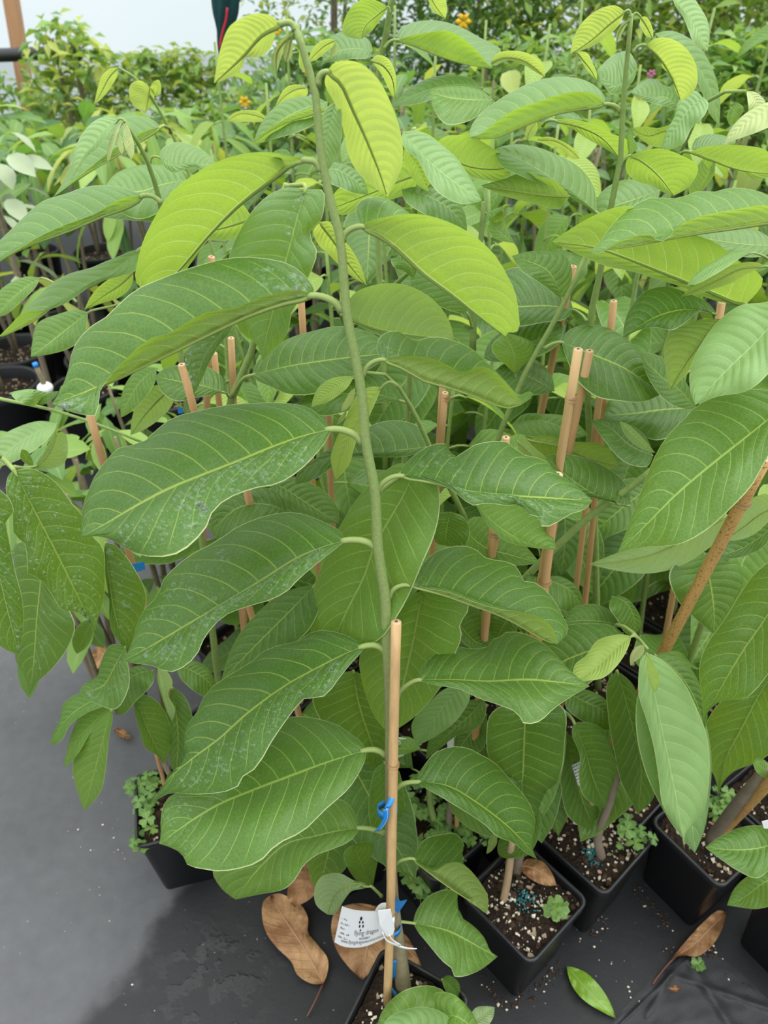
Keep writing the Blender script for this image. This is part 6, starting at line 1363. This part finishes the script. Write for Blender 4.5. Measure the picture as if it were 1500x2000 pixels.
# tall hedge-like shrubs at the back; leaves there are only a few pixels each
def thicket(label, c, w, d, z0, z1, n, mats, seed, lw=(.03, .07), trunk=True, group=None):
    rs = random.Random(seed); t = thing('tall_shrub', label, 'shrub', (c[0], c[1], 0), group)
    for s in range(3):
        a = rs.uniform(-.5, .5) * w
        P = catmull([(c[0] + a * .3, c[1], 0), (c[0] + a * .6, c[1] + rs.uniform(-.05, .05), z1 * .5), (c[0] + a, c[1], z1 * .95)], 8)
        v, f = tube(P, np.linspace(.018, .006, 8), 6); put('trunk', v, f, M['trunk'], t)
    for m in sorted(set(mats)):
        V = []; Fc = []; U = []
        cnt = int(n * mats.count(m) / len(mats))
        for _ in range(cnt):
            an = rs.uniform(0, 6.28); rr = math.sqrt(rs.random())
            zz = z0 + (z1 - z0) * rs.random(); taper = min(1, (z1 - zz) / (.35 * (z1 - z0)) + .25)
            p = np.array([c[0] + w * rr * math.cos(an) * taper, c[1] + d * rr * math.sin(an) * taper, zz + .05 * math.sin(9 * an)])
            az = rs.uniform(0, 6.28); pt = rs.uniform(-.9, .5); Lf = rs.uniform(*lw)
            f_ = np.array([math.cos(az) * math.cos(pt), math.sin(az) * math.cos(pt), math.sin(pt)]); s_ = unit(np.cross(f_, [rs.gauss(0, .4), rs.gauss(0, .4), 1])); u_ = np.cross(s_, f_)
            b = len(V); wd = Lf * rs.uniform(.14, .26)
            V += [p, p + f_ * Lf * .5 + s_ * wd + u_ * .1 * Lf, p + f_ * Lf * .55 - u_ * 0.02 * Lf, p + f_ * Lf * .5 - s_ * wd + u_ * .1 * Lf, p + f_ * Lf - u_ * .15 * Lf]
            U += [(.5, 0), (0, .5), (.5, .5), (1, .5), (.5, 1)]
            Fc += [(b, b + 1, b + 2), (b, b + 2, b + 3), (b + 1, b + 4, b + 2), (b + 2, b + 4, b + 3)]
        o = put('foliage', V, Fc, M[m], t, uv=np.array(U)); o['kind'] = 'stuff'
    return t
TH = [
    ('tall feathery shrub with a dark trunk at the top centre', (-.32, 4.7), .42, .35, .6, 1.95, 2000, ['bg1', 'bg3', 'bgy'], (.03, .07)),
    ('dark dense shrub behind the front tip', (.35, 4.5), .55, .35, .3, 1.60, 6000, ['bg3', 'bg1', 'bg1'], (.04, .08)),
    ('mixed green shrub right of the top centre', (1.00, 4.3), .60, .4, .3, 1.75, 4600, ['bg1', 'bg2', 'bg2', 'bgy'], (.04, .08)),
    ('tall loose shrub with light leaves at the upper right', (1.60, 4.0), .55, .4, .3, 1.85, 4600, ['bg2', 'bg2', 'bg2', 'bgy'], (.05, .10)),
    ('tall shrub at the top right corner', (2.15, 3.7), .5, .4, .3, 1.75, 4200, ['bg2', 'bg2', 'bg2', 'bgy'], (.05, .11)),
    ('lower shrub in front of the top right hedge', (1.25, 3.0), .50, .35, .3, 1.16, 2600, ['bg1', 'bg3', 'bg2'], (.05, .09)),
    ('lower shrub beside the right edge with broad leaves', (1.75, 2.8), .45, .35, .3, 1.20, 1500, ['bg1', 'bg3', 'bg2'], (.07, .14)),
    ('low leafy hedge plant behind the centre crowns', (.55, 3.1), .55, .3, .3, 1.12, 2200, ['bg1', 'bg2'], (.05, .09)),
    ('low shaded shrub below the feathery one', (-.25, 3.5), .50, .3, .3, 1.10, 2000, ['bg1', 'bg3', 'bg2'], (.05, .09)),
    ('pale leafy shrub left of the hanging net', (-1.15, 4.6), .75, .3, .3, .90, 2600, ['bg1', 'bg2', 'bgy'], (.05, .10)),
    ('leafy shrub rising to a tip before the white wall', (-1.55, 4.35), .26, .25, .5, 1.07, 500, ['bg1', 'bg2', 'bgy'], (.06, .12)),
    ('hedge behind the right-hand shrubs', (1.5, 5.3), 1.3, .3, .3, 2.0, 6000, ['bg1', 'bg3', 'bg2'], (.06, .12)),
    ('sparse shrub by the black rail', (-2.2, 4.6), .5, .3, .3, .82, 1200, ['bg1', 'bg2'], (.05, .10)),
]
for i, (lab, c, w, d, z0, z1, n, mats, lw) in enumerate(TH): thicket(lab, c, w, d, z0, z1, n, mats, 900 + i, lw)
# low foliage carpet between the rows so that no bare floor shows far back
for i, (x, y) in enumerate(((.1, 2.35), (.55, 2.4), (1.0, 2.3), (1.4, 2.2), (-.05, 2.8), (.35, 2.75), (.85, 2.7), (-.25, 2.30))):
    bush('shrub', ('leafy green shrub just behind the sapling bed, %s of eight' % ('third from the left', 'fifth from the left', 'seventh from the left', 'rightmost', 'second from the left', 'fourth from the left', 'sixth from the left', 'leftmost')[i]), (x, y), 1.02 + .05 * (i % 3), 60, (['bg1', 'bg2'], ['bg1', 'bg3'], ['bg2', 'bgy', 'bg1'])[i % 3], [i % 3, 1], 800 + i, .35, .28, 4, 'shrubs just behind the sapling bed', base=0.0)

# flowers
def flower(label, u, v, y, mat, r):
    c = at_y(u, v, y); t = thing('flower', label, 'flower', c)
    for q in range(6):
        a = q / 6 * 6.2832; dv = np.array([math.cos(a), -.3 * math.sin(a), math.sin(a)]); s = np.array([-math.sin(a), -.1, math.cos(a)])
        V = [c, c + dv * r * .6 + s * r * .3, c + dv * r, c + dv * r * .6 - s * r * .3]
        put('petal', V + [p + np.array([0, .002, 0]) for p in V], [(0, 1, 2, 3), (7, 6, 5, 4), (0, 4, 5, 1), (1, 5, 6, 2), (2, 6, 7, 3), (3, 7, 4, 0)], M[mat], t)
flower('orange-yellow flower left of the front crown', 478, 200, 2.9, 'yellow', .022)
flower('yellow flower above the top centre leaves', 905, 42, 3.2, 'yellow', .03)
flower('small yellow flower by the feathery shrub', 540, 60, 3.4, 'yellow', .02)
flower('yellow flower near the net cord', 600, 140, 3.3, 'yellow', .018)
flower('small pink flower in the right background', 1272, 145, 2.9, 'pink', .016)
flower('yellow bloom low in the right background', 1245, 195, 2.9, 'yellow', .02)

# ------------------------------------------------------------------ rail, timber post, hanging net
pr = np.array([at_y(-200, 112, 4.9), at_y(0, 108, 4.9), at_y(120, 103, 4.9), at_y(158, 102, 4.9)])
rl = thing('pipe_rail', 'black pipe rail in front of the white wall at upper left', 'rail', (pr[0][0], 4.9, 0))
v, f = tube(pr, .034, 12); put('pipe', v, f, M['rail'], rl)
lg = at_y(148, 104, 4.93)
v, f = tube([(lg[0], 4.93, 0), (lg[0], 4.93, lg[2])], .028, 10); put('leg', v, f, M['rail'], rl)
b0, b1 = at_y(48, 160, 5.3), at_y(22, 0, 5.3)
ax = (b1 - b0); pb = b0 + ax * (-b0[2] / ax[2]); pt = b0 + ax * 1.6
hw_ = .034; V = []
for p in (pb, pt): V += [p + np.array([sx * hw_, sy * .045, 0]) for sx, sy in ((-1, -1), (1, -1), (1, 1), (-1, 1))]
po = put('timber_post', V, [(0, 1, 5, 4), (1, 2, 6, 5), (2, 3, 7, 6), (3, 0, 4, 7), (4, 5, 6, 7), (3, 2, 1, 0)], M['wood'], smooth=False)
bm_ = po.modifiers.new('bevel', 'BEVEL'); bm_.width = .004; bm_.segments = 2
tag(po, 'leaning tan timber post at the upper left corner', 'post')

nt = thing('shade_net', 'dark green shade net bundle hanging at the top left of centre', 'net', at_y(440, -200, 2.6))
cl = catmull([at_y(438, -420, 2.6), at_y(440, -150, 2.6), at_y(443, 0, 2.6), at_y(441, 35, 2.6), at_y(437, 75, 2.6), at_y(432, 112, 2.6)], 26)
rad = np.interp(np.linspace(0, 1, 26), [0, .5, .75, .85, .95, 1], [.05, .04, .030, .020, .012, .004])
V = []; ns_ = 20
for i in range(26):
    for q in range(ns_):
        a = q / ns_ * 6.2832; r = rad[i] * (1 + .28 * math.sin(5 * a + i * .25) + .12 * math.sin(9 * a - i * .5))
        V.append(cl[i] + np.array([math.cos(a) * r, math.sin(a) * r, 0]))
nf = [(i * ns_ + q, i * ns_ + (q + 1) % ns_, (i + 1) * ns_ + (q + 1) % ns_, (i + 1) * ns_ + q) for i in range(25) for q in range(ns_)]
put('net_bundle', V, nf, M['netting'], nt)
v, f = tube(catmull([at_y(444, 15, 2.55), at_y(441, 40, 2.55), at_y(434, 65, 2.55), at_y(429, 95, 2.55)], 10), .0035, 6); put('red_edge_cord', v, f, M['redcord'], nt)
